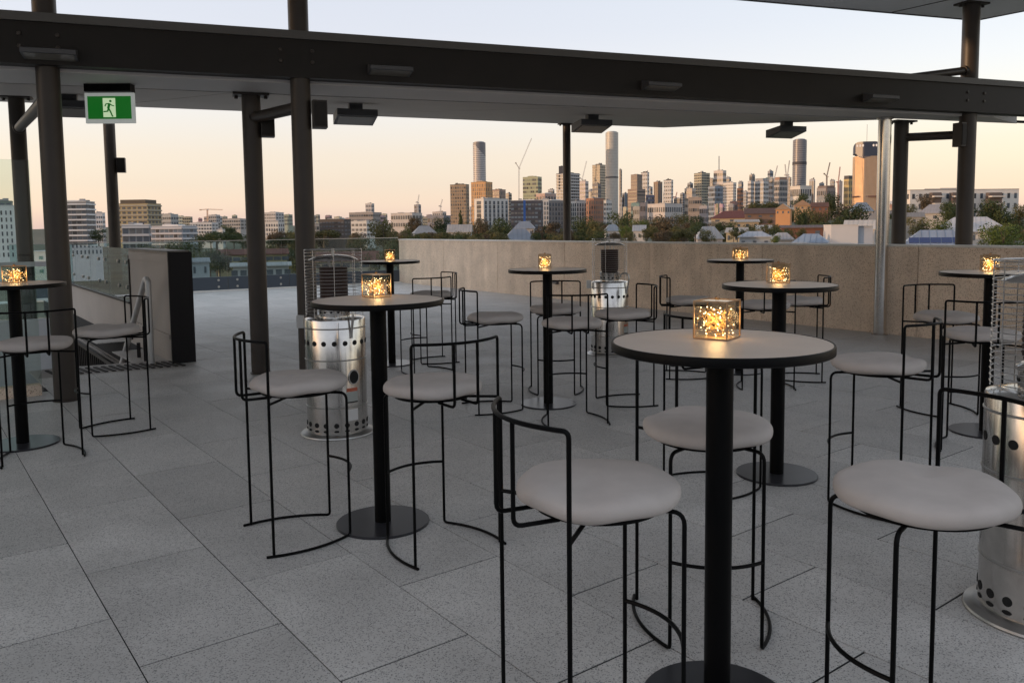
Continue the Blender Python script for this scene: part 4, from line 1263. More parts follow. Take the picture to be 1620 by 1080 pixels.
building("white tower with a dark framed right side behind the brown stepped tower", 1014, 1027, 273, 1500, WHT, GLS, 1024, (3, 1), 14, .5, .35, group=SKY, roof=DRK)
building("navy blue low tower right of the brown stepped tower", 1022, 1035, 309, 1100, (.045, .065, .13), GLB, 1034.9, (4, 1), 9, .7, .5, group=SKY)
building("dark slim tower with an orange sunlit right edge", 1034, 1048, 288, 1400, (.26, .18, .13), GLW, 1041, (3, 2), 1, .5, .9, style='fins', group=SKY)
building("white tower with a slanted top and dark right edge", 1050, 1065, 285, 1500, WHT, GLB, 1062, (4, 1), 13, .6, .35, group=SKY, roof=DRK)
building("low beige block left of the twin-toned grey tower", 1083, 1101, 298, 1500, (.43, .38, .34), GLW, 1095, (5, 2), 6, .6, .4, group=SKY)
building("twin-toned tower, beige left face and dark grey right face", 1098, 1123, 274, 1600, (.40, .38, .30), GLS, 1110, (4, 5), 20, .75, .5, group=SKY, roof=DRK)
building("brown podium block in front of the twin-toned tower", 1089, 1110, 312, 1400, (.30, .25, .22), GLW, 1109.9, (6, 1), 4, .7, .4, group=SKY)
_o = building("white tower with a dark top band and a tall antenna", 1129, 1149, 270, 1600, (.52, .48, .46), GLW, 1144, (5, 2), 10, .8, .45, group=SKY, roof=WHT)
_p = at(1137.5, 270, 1600); _q = at(1137.5, 247, 1600)
MB().bar(_p - _o.location, _q - _o.location, 1.5, 1.5).build("antenna", cm(GRY), _o)
building("blue glass office block in front of the antenna tower", 1120, 1146, 295, 1250, (.24, .28, .34), GLB, 1131, (5, 6), 9, .8, .6, group=SKY)
building("pale tower with a fine white grid facade", 1144, 1165, 289, 1200, (.56, .54, .52), GLS, 1160, (7, 2), 16, .5, .5, group=SKY)
building("orange and dark blue narrow block right of the pale grid tower", 1166, 1176, 298, 1300, (.40, .20, .12), GLB, 1171, (2, 3), 10, .6, .6, group=SKY)
building("low white block between the grid tower and the hotel", 1024, 1080, 322, 900, (.42, .40, .40), GLS, 1052, (8, 8), 3, .6, .5, group=SKY)
_o = building("pale hotel with a stepped crown, left wing", 1183, 1193, 287, 1250, (.46, .46, .47), GLS, 1188, (3, 2), 11, .6, .5, group=SKY)
building("pale hotel with a stepped crown, main block", 1192, 1216, 287, 1250, (.45, .45, .46), GLS, 1208, (7, 3), 11, .6, .5, group=SKY, cap=5, cap_in=.12)
building("grey block right of the pale hotel", 1206, 1228, 282, 1400, (.30, .31, .33), GLS, 1222, (6, 2), 9, .7, .5, group=SKY, roof=(.2, .26, .22))
building("tower under construction with a brown top, right of the pale hotel", 1225, 1246, 284, 1300, (.33, .31, .30), GLS, 1233, (3, 5), 9, .7, .6, group=SKY, roof=(.30, .2, .16), cap=4, cap_in=.05)
_o, zb, H, r = round_tower("dark rounded tower with a ledge below its middle, between the cranes", 1255, 1276, 222, 1700, cm((.20, .20, .22), .35), cm((.13, .14, .17), .35, .1, "dark_tower_glass"), 40, fz=.5, group=SKY)
zr = at(1265, 258, 1700).z - zb
MB().lathe([(r * 1.03, zr - 4), (r * 1.03, zr + 2)], 28).build("ledge", cm((.06, .06, .07)), _o, True)
building("white cluttered construction block at the foot of the dark rounded tower", 1250, 1284, 294, 1100, (.52, .50, .47), GLS, 1266, (5, 5), 4, .6, .6, group=SKY, roof=PAL)
building("dark topped construction block under a crane", 1292, 1322, 297, 1150, (.25, .24, .25), GLS, 1308, (5, 5), 5, .7, .5, group=SKY, roof=(.16, .13, .13), cap=3, cap_in=.05)
building("narrow pink slab tower left of the gold tower", 1325, 1333, 287, 1300, (.46, .37, .34), None, 1328, group=SKY)
building("gold fronted tower with a dark top", 1335, 1349, 283, 1250, (.42, .33, .16), GLS, 1343, (4, 2), 8, .4, .6, group=SKY, roof=DRK, cap=5, cap_in=.02)

# landmark tower with rounded dark crown
def landmark():
    Y = 1100
    pl, pr_, pcn = at(1351, 224, Y), at(1392, 224, Y), at(1367, 224, Y)
    zt = pcn.z; zb_ = ground(pcn.x, Y) - 3
    o = thing("tower", "broad tower with golden reflection in its colour, fine vertical fins and a rounded dark crown", "tower", (pcn.x, Y, zb_), -math.atan2(pcn.x, Y) * 1.0, SKY)
    H = zt - zb_
    W0, W1 = (1351 - 1367) / FPX * Y, (1392 - 1367) / FPX * Y
    zc = at(1367, 247, Y).z - zb_
    dl = 10
    plan = [(W0, 14), (W0 + 1.2, 8), (W0 + 3, 4.9), (-1.5, .5), (0, 0), (1.5, .3), (W1 - 2, 6), (W1 - .6, 7.4), (W1, 10), (W1, 30), (W0, 30)]
    b = MB(); b.prism(plan, 0, zc); b.build("shaft", cm((.56, .39, .24), .42, .04, 'gold_reflection_glass', .2, metal=.5), o)  # golden sunset reflection put into the shaft's base colour
    fb = MB()
    for (xa, ya), (xb, yb), n_ in (((W0 + 3, 4.9), (-1.5, .5), 7), ((1.5, .3), (W1 - 2, 6), 12)):
        for i in range(n_ + 1):
            t = i / n_; x, y = xa + (xb - xa) * t, ya + (yb - ya) * t
            fb.box((x, y - .35, zc / 2), (.42, .9, zc * .995))
    f_ = fb.build("fin", cm((.44, .35, .30), .5), o); f_["kind"] = "stuff"
    # rounded dark crown on the same plan
    rr = 8.0
    def ztop(x, y):
        d = min(x - W0, W1 - x)
        return H - (rr - math.sqrt(max(0, rr * rr - (rr - d) ** 2)) if d < rr else 0)
    def plan_y(x):
        for (xa, ya), (xb, yb) in zip(plan[:-3], plan[1:-2]):
            if xa <= x <= xb: return ya + (yb - ya) * (x - xa) / max(1e-6, xb - xa)
        return plan[0][1]
    xs_ = [W0 + .02 + (W1 - W0 - .04) * (1 - math.cos(math.pi * i / 30)) / 2 for i in range(31)]
    pl2 = [(x, plan_y(x) - .25) for x in xs_] + [(x, 29) for x in xs_[::-1]]
    b = MB(); b.prism(pl2, lambda x, y: zc + (3.5 if x < W0 + 6 else -3.5 * max(0, 1 - abs(x) / 9)), lambda x, y: max(zc + 4, ztop(x, y)))
    b.build("crown", cm((.035, .045, .075), .35), o)
    hole = MB(); hole.lathe([(0, 0), (1.15, 0), (1.15, .4), (0, .4)], 12); hole.v = [(x, -z, y * 1.5) for x, y, z in hole.v]
    hm = hole.mesh("crown_opening", cm((.75, .76, .78)))
    for x in (W0 + 5.5, W0 + 9, W0 + 12.4, W1 - 9.5, W1 - 6):
        inst("crown_opening", hm, o, (x, plan_y(x) - .3, H - 5.2))
    p = at(1371, 196, Y)
    MB().bar((3.4, 8, H), (3.4, 8, p.z - zb_), .5, .5).build("antenna", cm(GRY), o)
    MB().box(((W0 + W1) / 2 + 2, 14, at(1367, 311, Y).z - zb_), (W1 - W0 + 3, 26, 2.2)).build("podium_band", cm((.12, .07, .06)), o)
landmark()

rs = random.Random(77)
for xc, yt, w_, Y in ((872, 300, 10, 1500), (989, 306, 9, 1500), (1028, 296, 9, 1700), (1072, 314, 12, 1500), (1080, 306, 8, 1750), (1092, 290, 9, 1900), (1126, 283, 8, 1900), (1152, 281, 9, 1950), (1172, 288, 8, 1900), (1178, 303, 10, 1500), (1190, 277, 9, 1900), (1200, 296, 10, 1700), (1219, 271, 9, 1900), (1233, 292, 10, 1650), (1248, 281, 8, 1900), (1285, 284, 9, 1800), (1300, 290, 8, 1700), (1317, 285, 8, 1900), (1340, 297, 9, 1700), (935, 301, 9, 1600), (1012, 290, 8, 1900), (1055, 304, 12, 1600), (805, 306, 9, 1600), (786, 312, 8, 1500)):
    k_ = rs.random()
    c_ = (.20 + .2 * k_, .22 + .2 * k_, .26 + .2 * k_) if rs.random() < .75 else (.34, .31, .28)
    building(near_label(rs.choice(("cool grey", "blue-grey", "slate", "pale grey")), "office tower", xc, "behind the others"), xc - w_ / 2, xc + w_ / 2, yt, Y, c_, rs.choice((GLS, GLB)), xc + w_ * rs.uniform(-.1, .35), (5, 3), rs.randint(9, 14), rs.uniform(.5, .85), rs.uniform(.4, .65), style=rs.choice(('grid', 'grid', 'bands', 'fins')), group=SKY)

# --- cranes
crane("tall white luffing crane left of the pale green block", 821, 312, 266, 841, 219, 816, 258, 1350, (.50, .46, .43))
crane("small crane leaning right, behind the white stepped apartment tower", 921, 300, 284, 928, 255, 918, 282, 1500)
crane("crane leaning right above the grey block by the pale hotel", 1225, 300, 283, 1230, 262, 1222, 281, 1400)
crane("left of the two thin cranes beside the dark rounded tower", 1244, 300, 280, 1242, 260, 1247, 279, 1450)
crane("right of the two thin cranes beside the dark rounded tower", 1246, 300, 276, 1249, 254, 1242, 277, 1500)
crane("dark mast crane on the construction block left of the pink slab", 1308, 296, 279, 1313, 257, 1304, 275, 1150, (.22, .18, .17))
crane("red and white crane beside the pink slab tower", 1326, 322, 290, 1329, 264, 1324, 288, 1200, (.50, .30, .27))
crane("tiny red crane in the gap left of the twin-toned tower", 1069, 322, 312, 1071, 304, 1066, 312, 1600, (.55, .2, .16))
crane("faint crane over the low blocks left of the brown patterned block, left one", 661, 330, 320, 663, 308, 659, 320, 1500)
crane("faint crane over the low blocks left of the brown patterned block, right one", 697, 334, 326, 700, 315, 695, 326, 1500)
crane("flat hammerhead crane on the far left horizon", 328, 345, 331, 352, 332, 317, 332, 1600, (.6, .42, .32))
crane("thin crane above the white balcony block on the left", 84, 330, 308, 88, 279, 82, 308, 500)

# --- blocks on the left
LFT = "blocks of the left-hand suburb"
building("white apartment block with balcony rows behind the stair glass, left of the slim column", 72, 150, 319, 426, (.20, .19, .19), GLS, 136, (8, 3), 8, .8, .6, fins=((.60, .60, .62), 8), name="apartment_block", cat="apartment block", roof=(.58, .57, .56), group=LFT)
building("small plain white block right of the white balcony block", 148, 166, 337, 481, (.50, .50, .53), GLS, 162, (4, 2), 6, .5, .5, name="apartment_block", cat="apartment block", group=LFT)
building("yellowish apartment tower with dark balcony openings right of the slim column", 183, 255, 322, 610, (.36, .30, .18), GLS, 233, (6, 4), 7, .6, .45, fins=((.30, .28, .24), 7), name="apartment_block", cat="apartment block", roof=(.09, .075, .06), cap=3, cap_in=.1, group=LFT)
building("grey apartment block with white frames in front of the yellowish tower", 193, 238, 356, 352, (.20, .21, .23), GLS, 236, (4, 1), 3, .75, .7, fins=((.45, .45, .47), 3), name="apartment_block", cat="apartment block", roof=(.58, .57, .58), group=LFT)
building("grey apartment block with blue glass balconies above the dark end panel", 238, 312, 358, 370, (.24, .25, .29), GLB, 288, (7, 4), 4, .7, .55, fins=((.50, .50, .53), 4), name="apartment_block", cat="apartment block", roof=(.55, .55, .56), group=LFT)
building("low pale block behind the yellowish tower", 254, 282, 339, 777, (.34, .35, .36), GLS, 270, (5, 3), 4, .6, .5, name="apartment_block", cat="apartment block", group=LFT)
building("white building at the far left edge seen through the tall glass screen", -420, 24, 328, 278, (.58, .62, .64), GLS, 20, (60, 2), 7, .35, .6, name="apartment_block", cat="apartment block", group=LFT)
building("dark top storey set back on the far left white building", -30, 18, 319, 289, (.16, .19, .17), GLS, 17.9, (5, 1), 1, .7, .6, name="penthouse", cat="building", ybot=330)
MID = "blocks of the middle suburb"
for lab, a in (("pale slab tower between the paired columns", (418, 449, 336, 1530, (.42, .42, .44), GLS, 436, (6, 3), 5, .5, .5)),
               ("pale square tower just right of the paired columns", (478, 496, 332, 1700, (.44, .42, .42), GLS, 490, (5, 2), 7, .6, .4)),
               ("white three storey block between the paired columns", (416, 450, 351, 714, WHT, GLS, 440, (6, 3), 3, .5, .6)),
               ("dark brown long block right of the paired columns", (505, 555, 347, 731, (.075, .065, .065), GLS, 544, (8, 2), 4, .7, .4)),
               ("white block with dark window bands left of the parapet's left end", (555, 594, 350, 680, WHT, GLS, 580, (4, 3), 3, .7, .5)),
               ("round white drum tower on the hospital-like roofs", (578, 592, 322, 1870, (.50, .48, .48), GLS, 588, (4, 2), 6, .5, .7)),
               ("long dark roofed complex below the white drum tower", (552, 604, 336, 1836, (.26, .24, .24), GLS, 590, (10, 3), 3, .8, .4)),
               ("white low complex right of the drum tower", (618, 668, 337, 1700, (.44, .41, .40), GLS, 652, (9, 3), 2, .7, .5)),
               ("rounded grey block beneath the left faint crane", (655, 666, 324, 2210, (.24, .24, .27), GLS, 662, (2, 2), 6, .6, .5)),
               ("pale stepped block beneath the right faint crane", (684, 706, 335, 2040, (.40, .37, .37), GLS, 700, (5, 2), 3, .6, .5)),
               ("blue-grey low block left of the brown patterned tower", (676, 714, 341, 1190, (.17, .18, .22), GLS, 702, (6, 2), 2, .7, .5)),
               ("small white block at the foot of the brown patterned tower", (738, 752, 328, 1105, WHT, GLS, 744, (2, 2), 5, .5, .5)),
               ("grey block in the distance left of the paired columns", (330, 348, 340, 1530, (.36, .36, .38), GLS, 342, (4, 2), 4, .6, .5)),
               ("long grey roofed block left of the paired columns", (352, 392, 346, 1360, (.33, .32, .32), GLS, 380, (8, 2), 3, .6, .5)),
               ("white low block left of the paired columns above the dark tree", (300, 345, 352, 884, (.50, .50, .51), GLS, 335, (8, 2), 3, .6, .5)),
               ("white house-like block beside the dark tree left of the paired columns", (342, 356, 363, 442, WHT, GLS, 352, (2, 2), 3, .5, .5)),
               ("beige flat building right of the paired columns", (481, 505, 354, 646, (.40, .33, .28), GLW, 500, (5, 1), 2, .7, .5))):
    building(lab, *a, name="block", cat="building", group=MID)
# far low-rise filler on the horizon
rnd = random.Random(21)
for i in range(46):
    xc = rnd.uniform(255, 700); Y = rnd.uniform(1500, 3000)
    w_ = rnd.uniform(5, 16); yt = rnd.uniform(338, 348)
    c = rnd.choice((WHT, PAL, GRY, (.36, .32, .31), (.25, .24, .26)))
    building(near_label(rnd.choice(("flat", "boxy", "plain", "pale", "squat")), "low-rise block", xc, "far off"), xc - w_ / 2, xc + w_ / 2, yt, Y, tuple(q * rnd.uniform(.7, 1) for q in c), GLS, xc + w_ * rnd.uniform(.1, .4), (4, 2), 3, .6, .5,
             name="low_rise", cat="building", group="low-rise blocks on the far horizon")
for i in range(34):
    xc = rnd.uniform(985, 1420); Y = rnd.uniform(850, 1200)
    w_ = rnd.uniform(6, 18); yt = rnd.uniform(318, 336)
    c = rnd.choice((WHT, PAL, GRY, (.36, .32, .31), (.25, .24, .26), BRN))
    building(near_label(rnd.choice(("flat", "boxy", "plain", "pale", "squat")), "low block", xc, "over treetops"), xc - w_ / 2, xc + w_ / 2, yt, Y, tuple(q * rnd.uniform(.7, 1) for q in c), GLS, xc + w_ * rnd.uniform(.1, .4), (4, 2), 3, .6, .5,
             name="low_rise", cat="building", group="low blocks at the towers' feet")

# --- right hand white apartments on the hill
_o = building("long white three storey apartment building with a flat roof on the right hill", 1434, 1612, 300, 540, (.60, .57, .54), GLS, 1440, (1, 16), 3, .38, .5, name="apartment_building", cat="apartment building", roof=(.20, .18, .17), cap=.3, cap_in=.0)
for xa, xb, wh in ((1476, 1490, "left one, above the pyramid roof"), (1508, 1524, "middle one, left of the right column"), (1566, 1586, "right one, right of the right column")):
    p = at((xa + xb) / 2, 302, 534.0)
    q = thing("balcony_stack", "stacked dark balconies on the white apartment building, " + wh, "balcony", (p.x, p.y, at(xa, 336, 534).z), 0, "balcony stacks of the white apartment building")
    W_ = (xb - xa) / FPX * 534
    MB().box((0, 2.4, 6.2), (W_, 4.4, 13.2)).build("recess", cm((.10, .08, .075)), q)
    sl_ = MB().box((0, 0, 0), (W_ + .5, 4.0, .9)).mesh("slab", cm((.5, .47, .44)))
    for k in range(3): inst("slab", sl_, q, (0, -1.2, .8 + k * 4.7))

# --- houses
def house(label, xl, xr, yr, ye, Y, roofc, wallc, kind='hip', yaw=0.0, ribs=True, depth=.58, win=3, group=None, solar=False):
    Y = Y * NEAR
    roofc = tuple(q * .62 for q in roofc); wallc = tuple(q * .8 for q in wallc)
    pl, pr_ = at(xl, ye, Y), at(xr, ye, Y)
    W = (pr_ - pl).length
    c = (pl + pr_) / 2
    ze = c.z; zr_ = at((xl + xr) / 2, yr, Y).z
    phi = math.atan2(c.x, Y)
    zg = min(ground(c.x, Y) - 1, ze - 3)
    o = thing("house", label, "house", (c.x, c.y, 0), -phi + R(yaw), group)
    D = W * depth
    ov = min(.6, W * .05)
    h = zr_ - ze
    x0, x1, y0, y1 = -W / 2, W / 2, 0, D
    MB().obox((0, 0), (1, 0), (0, 1), x0 + ov, x1 - ov, y0 + ov, y1 - ov, zg, ze).build("wall", cm(wallc, .8), o)
    b = MB()
    t = .18
    if kind == 'hip':
        rl = max(0.05, (W - D) / 2) if W > D else .05
        A = [(x0, y0, ze), (x1, y0, ze), (x1, y1, ze), (x0, y1, ze), (-rl, D / 2, zr_), (rl, D / 2, zr_)]
        fs = [(0, 1, 5, 4), (1, 2, 5), (2, 3, 4, 5), (3, 0, 4), (0, 3, 2, 1)]
    elif kind == 'gablex':   # ridge left-right
        A = [(x0, y0, ze), (x1, y0, ze), (x1, y1, ze), (x0, y1, ze), (x0, D / 2, zr_), (x1, D / 2, zr_)]
        fs = [(0, 1, 5, 4), (1, 2, 5), (2, 3, 4, 5), (3, 0, 4), (0, 3, 2, 1)]
    else:                    # gable towards us
        A = [(x0, y0, ze), (x1, y0, ze), (x1, y1, ze), (x0, y1, ze), (0, y0, zr_), (0, y1, zr_)]
        fs = [(0, 1, 4), (1, 2, 5, 4), (2, 3, 5), (3, 0, 4, 5), (0, 3, 2, 1)]
    b.add(A, fs)
    rf = b.build("roof", cm(roofc, .45 if max(roofc) > .2 else .7, .1, "roof_sheet", .6), o)
    if kind != 'gabley':
        b = MB()
        n_ = max(6, int(W / .9))
        rl = (max(0.05, (W - D) / 2) if W > D else .05) if kind == 'hip' else W / 2
        for i in range(1, n_):
            x = x0 + W * i / n_
            f = 1.0 if abs(x) <= rl else max(0, (W / 2 - abs(x)) / (W / 2 - rl))
            if f > .05: b.bar((x, y0, ze + .03), (x, y0 + D / 2 * f, ze + h * f + .03), .07, .06)
        s_ = b.build("roof_rib", cm(tuple(q * .85 for q in roofc), .5, .05, "roof_sheet"), rf); s_["kind"] = "stuff"
    b = MB(); b.box((0, y0 - .04, ze - .10), (W + .1, .12, .2)); b.build("gutter", cm(tuple(min(.7, q * 1.1) for q in roofc)), o)
    wmesh = MB().box((0, 0, 0), (W * .1, .12, 1.1)).mesh("window", GLS)
    for i in range(win):
        inst("window", wmesh, o, (x0 + W * (i + .5) / win, y0 + ov - .02, ze - 1.4))
    if solar:
        sp_ = MB().box((0, 0, 0), (W * .13, D * .2, .06))
        sm_ = sp_.mesh("solar_panel", cm((.02, .035, .11), .2, .02, "solar_glass"))
        for i in range(5):
            q = inst("solar_panel", sm_, rf, (x0 + W * (.2 + .14 * i), D * .2, ze + h * .42))
            q.rotation_euler = (math.atan2(h, D / 2), 0, 0)
    return o
HSE = "houses among the trees behind the parapet"
HOUSES = [
 ("pale roofed house half hidden by trees, leftmost behind the parapet", 655, 692, 357, 369, 150, (.42, .40, .40), WHT, 'hip', 12),
 ("white gabled house behind the tree left of the navy block", 706, 746, 355, 367, 140, (.46, .44, .43), WHT, 'gablex', -8),
 ("blue-grey hipped roof just above the parapet, left of the slim middle column", 798, 848, 362, 379, 85, (.27, .31, .38), (.4, .42, .46), 'hip', 6),
 ("second blue-grey hipped roof behind the first, nearer the navy block", 812, 846, 350, 361, 130, (.28, .32, .39), (.42, .42, .44), 'hip', -5),
 ("small blue-grey roof above the left edge of the middle heater", 957, 983, 355, 365, 120, (.30, .36, .44), (.5, .52, .55), 'hip', 10),
 ("small pale blue roof right of the middle heater", 1000, 1022, 356, 365, 120, (.40, .45, .52), WHT, 'gablex', -6),
 ("steep grey hipped roof above the parapet right of the brown trees", 1102, 1146, 358, 377, 95, (.38, .41, .45), (.38, .38, .40), 'hip', 14),
 ("yellow walled house beside the steep grey roof", 1147, 1182, 360, 367, 100, (.40, .40, .40), (.40, .36, .26), 'gablex', -10),
 ("wide pale blue roof above the far lantern by the parapet", 1168, 1220, 366, 374, 80, (.42, .46, .53), (.36, .40, .45), 'hip', 0),
 ("white-roofed house behind the wide pale blue roof", 1196, 1222, 356, 362, 120, (.50, .52, .52), (.5, .5, .48), 'gablex', 4),
 ("red tiled roof house with cream walls, centre right", 1124, 1192, 333, 345, 240, (.17, .055, .045), (.46, .38, .28), 'hip', -6),
 ("cream house with a veranda under the red tiled roof", 1163, 1202, 347, 351, 170, (.42, .38, .34), (.50, .40, .28), 'gablex', 8),
 ("dark red flat roofed house left of the orange gable house", 1178, 1228, 329, 338, 230, (.13, .075, .065), (.2, .13, .1), 'gablex', 2),
 ("orange sunlit house with twin gables", 1226, 1251, 322, 331, 190, (.36, .25, .17), (.52, .28, .14), 'gabley', -12),
 ("peach gabled roof among dark trees", 1256, 1283, 316, 325, 260, (.42, .28, .19), (.46, .32, .2), 'gabley', 0),
 ("dark red brick house right of the peach gabled roof", 1284, 1311, 320, 327, 250, (.16, .08, .06), (.22, .11, .08), 'gablex', 6),
 ("tiny white gable among the trees below the construction block", 1292, 1305, 309, 316, 330, WHT, WHT, 'gabley', 0),
 ("long red brick terrace low behind the parapet", 1235, 1304, 356, 360, 110, (.16, .10, .085), (.20, .095, .07), 'gablex', 4),
 ("blue sheet roof with a pale fold above the parapet", 1254, 1308, 370, 383, 70, (.28, .36, .48), (.4, .42, .45), 'hip', -6),
 ("small pale roof left of the blue folded sheet roof", 1222, 1256, 368, 378, 75, (.44, .44, .46), (.44, .42, .4), 'hip', 8),
 ("white gabled roof behind the big white box house", 1334, 1384, 348, 362, 90, (.52, .52, .52), WHT, 'gablex', -10),
 ("blue hipped roof under the golden tower", 1347, 1382, 320, 334, 180, (.24, .30, .39), (.36, .36, .38), 'hip', 10),
 ("grey gabled cottage beside the stainless pole", 1371, 1402, 330, 352, 110, (.30, .32, .36), (.32, .33, .36), 'gabley', 0),
 ("grey roof behind the bushes right of the stainless pole", 1432, 1462, 336, 343, 130, (.25, .25, .26), (.3, .3, .3), 'gablex', 5),
 ("pale grey pyramid roof below the white apartment building", 1455, 1502, 323, 337, 140, (.34, .34, .37), (.4, .4, .4), 'hip', -8),
 ("large white hipped roof behind the right column", 1482, 1592, 343, 366, 90, (.54, .55, .58), (.5, .5, .5), 'hip', 4),
 ("solar panelled blue roof just above the parapet by the right column", 1428, 1540, 364, 392, 55, (.27, .33, .44), (.4, .42, .45), 'hip', 6),
]
for h_ in HOUSES:
    lab, xl, xr, yr, ye, Y, rc, wc, kd, yaw = h_
    house(lab, xl, xr, yr, ye, Y, rc, wc, kd, yaw, group=HSE, solar='solar' in lab)
# white box house
p0, p1 = at(1317, 356, 150), at(1380, 356, 150)
o = thing("house", "big plain white box house just above the parapet left of the stainless pole", "house", tuple((p0 + p1) / 2 + Vector((0, 0, -12))), -math.atan2(p0.x, 150) + R(8), HSE)
W_ = (p1 - p0).length
MB().box((-W_ * .18, 5, 6), (W_ * .64, 10, 12.0)).build("wall", cm((.46, .46, .48)), o)
MB().box((W_ * .32, 5.6, 5.9), (W_ * .36, 10, 11.8)).build("side_wing", cm((.34, .37, .43)), o)
MB().box((0, 5.2, 12.05), (W_ * 1.01, 10.6, .1)).build("roof_trim", cm(WHT), o)

building("pale low building with a teal band seen through the stair glass", 40, 222, 398, 190, (.50, .53, .58), cm((.10, .22, .24), .4, .1, "teal_glass"), 150, (7, 5), 3, .4, .5, name="low_building", cat="building")
# --- lower suburb seen through the far glass edge, left
house("long cream building with a red-brown roof seen through the far glass balustrade", 345, 456, 394, 402, 120, (.22, .085, .07), (.46, .38, .22), 'gablex', 4, depth=.25, win=9)
house("white veranda building low behind the far glass balustrade", 366, 460, 415, 420, 80, (.50, .50, .52), (.52, .52, .54), 'gablex', 0, depth=.2, win=7)
house("red roofed long building behind the left patio heater's cage", 478, 600, 398, 412, 110, (.24, .10, .085), (.42, .36, .3), 'gablex', -3, depth=.25, win=8)
house("grey roofed shed low left of the paired columns", 300, 332, 408, 414, 70, (.34, .36, .40), (.40, .43, .48), 'gablex', 6, win=2)

# --- trees
def tree_mesh(kind, seed):
    rn = random.Random(seed)
    b = MB()
    blobs = []
    if kind == 'round':
        for i in range(15):
            a = rn.uniform(0, 6.28); rr = rn.uniform(.0, .66)
            blobs.append((rr * math.cos(a), rr * math.sin(a), rn.uniform(.12, .80), rn.uniform(.26, .42)))
    elif kind == 'dome':
        for i in range(14):
            a = rn.uniform(0, 6.28); rr = rn.uniform(.2, .85)
            blobs.append((rr * math.cos(a), rr * math.sin(a), .38 + .34 * (1 - rr * rr) + rn.uniform(-.05, .05), rn.uniform(.2, .32)))
    elif kind == 'tall':
        for i in range(12):
            t = i / 11
            a = rn.uniform(0, 6.28); rr = rn.uniform(.05, .3) * (1 - t * .7)
            blobs.append((rr * math.cos(a), rr * math.sin(a), .22 + .7 * t, .34 * (1 - t * .72)))
    else:  # sparse
        for i in range(18):
            a = rn.uniform(0, 6.28); rr = rn.uniform(.05, .74)
            blobs.append((rr * math.cos(a), rr * math.sin(a), rn.uniform(.15, .88), rn.uniform(.14, .27)))
    N_ = {'round': 2300, 'dome': 2000, 'tall': 1500, 'sparse': 1700}[kind]
    wts = [q[3] ** 2 for q in blobs]
    for i in range(N_):
        bx, by, bz, br = rn.choices(blobs, wts)[0]
        d = Vector((rn.gauss(0, 1), rn.gauss(0, 1), rn.gauss(0, 1)))
        if d.length < 1e-3: continue
        d.normalize()
        r_ = br * rn.uniform(.62, 1.06)
        p = Vector((bx, by, bz)) + Vector((d.x * r_, d.y * r_, d.z * r_ * .8))
        nrm = (d + Vector((rn.gauss(0, .55), rn.gauss(0, .55), rn.gauss(.25, .55)))).normalized()
        u = nrm.cross(Vector((rn.gauss(0, 1), rn.gauss(0, 1), rn.gauss(0, 1)))).normalized(); q = nrm.cross(u)
        s_ = rn.uniform(.022, .058)
        b.add([p - u * s_, p - q * s_ * .6, p + u * s_, p + q * s_ * .6], [(0, 1, 2, 3)])
    t = MB()
    t.lathe([(.06, -1.2), (.05, 0), (.035, .3), (.018, .55), (.0, .72)], 8)
    for bx, by, bz, br in blobs[::2]:
        t.tube([(0, 0, .18 + rn.uniform(0, .2)), (bx * .5, by * .5, bz * .62), (bx, by, bz)], .013, 5)
    return b, t
def leaf_mat(name, c1, c2):
    mt, n, b = new_mat(name)
    L = n.links.new
    oi = n.nodes.new("ShaderNodeObjectInfo"); g = n.nodes.new("ShaderNodeNewGeometry")
    nz_ = n.nodes.new("ShaderNodeTexNoise"); nz_.inputs["Scale"].default_value = .9; nz_.inputs["Detail"].default_value = 5
    L(g.outputs["Position"], nz_.inputs["Vector"])
    ad = n.nodes.new("ShaderNodeMath"); ad.operation = 'MULTIPLY_ADD'; ad.inputs[1].default_value = .45
    L(oi.outputs["Random"], ad.inputs[0]); L(nz_.outputs[0], ad.inputs[2])
    mr_ = n.nodes.new("ShaderNodeMapRange"); mr_.inputs[1].default_value = .35; mr_.inputs[2].default_value = 1.1
    L(ad.outputs[0], mr_.inputs[0])
    mx = n.nodes.new("ShaderNodeMix"); mx.data_type = 'RGBA'
    mx.inputs[6].default_value = (*c1, 1); mx.inputs[7].default_value = (*c2, 1)
    L(mr_.outputs[0], mx.inputs[0]); L(mx.outputs[2], b.inputs["Base Color"])
    b.inputs["Roughness"].default_value = .7; b.inputs["Specular IOR Level"].default_value = .25
    tl = n.nodes.new("ShaderNodeBsdfTranslucent"); L(mx.outputs[2], tl.inputs[0])
    ms = n.nodes.new("ShaderNodeMixShader"); ms.inputs[0].default_value = .25
    L(b.outputs[0], ms.inputs[1]); L(tl.outputs[0], ms.inputs[2]); L(ms.outputs[0], n.nodes["Material Output"].inputs[0])
    return mt
LEAF = {'dark': leaf_mat("dark_leaves", (.028, .042, .018), (.07, .09, .035)), 'olive': leaf_mat("olive_leaves", (.060, .062, .024), (.125, .118, .05)),
        'brown': leaf_mat("brown_leaves", (.065, .05, .033), (.13, .10, .062)), 'green': leaf_mat("green_leaves", (.055, .085, .02), (.12, .15, .04))}
BARK = cm((.10, .08, .065), .9, .2, "bark", 2.0)
TMESH = {}
def tmesh(kind, v, lf):
    k = (kind, v, lf)
    if k not in TMESH:
        if (kind, v) not in TMESH: TMESH[(kind, v)] = tree_mesh(kind, hash((len(kind), ord(kind[0]), v)) % 1000)
        bb, tt = TMESH[(kind, v)]
        TMESH[k] = (bb.mesh("crown", LEAF[lf]), tt.mesh("trunk", BARK, True))
    return TMESH[k]
tcount = [0]
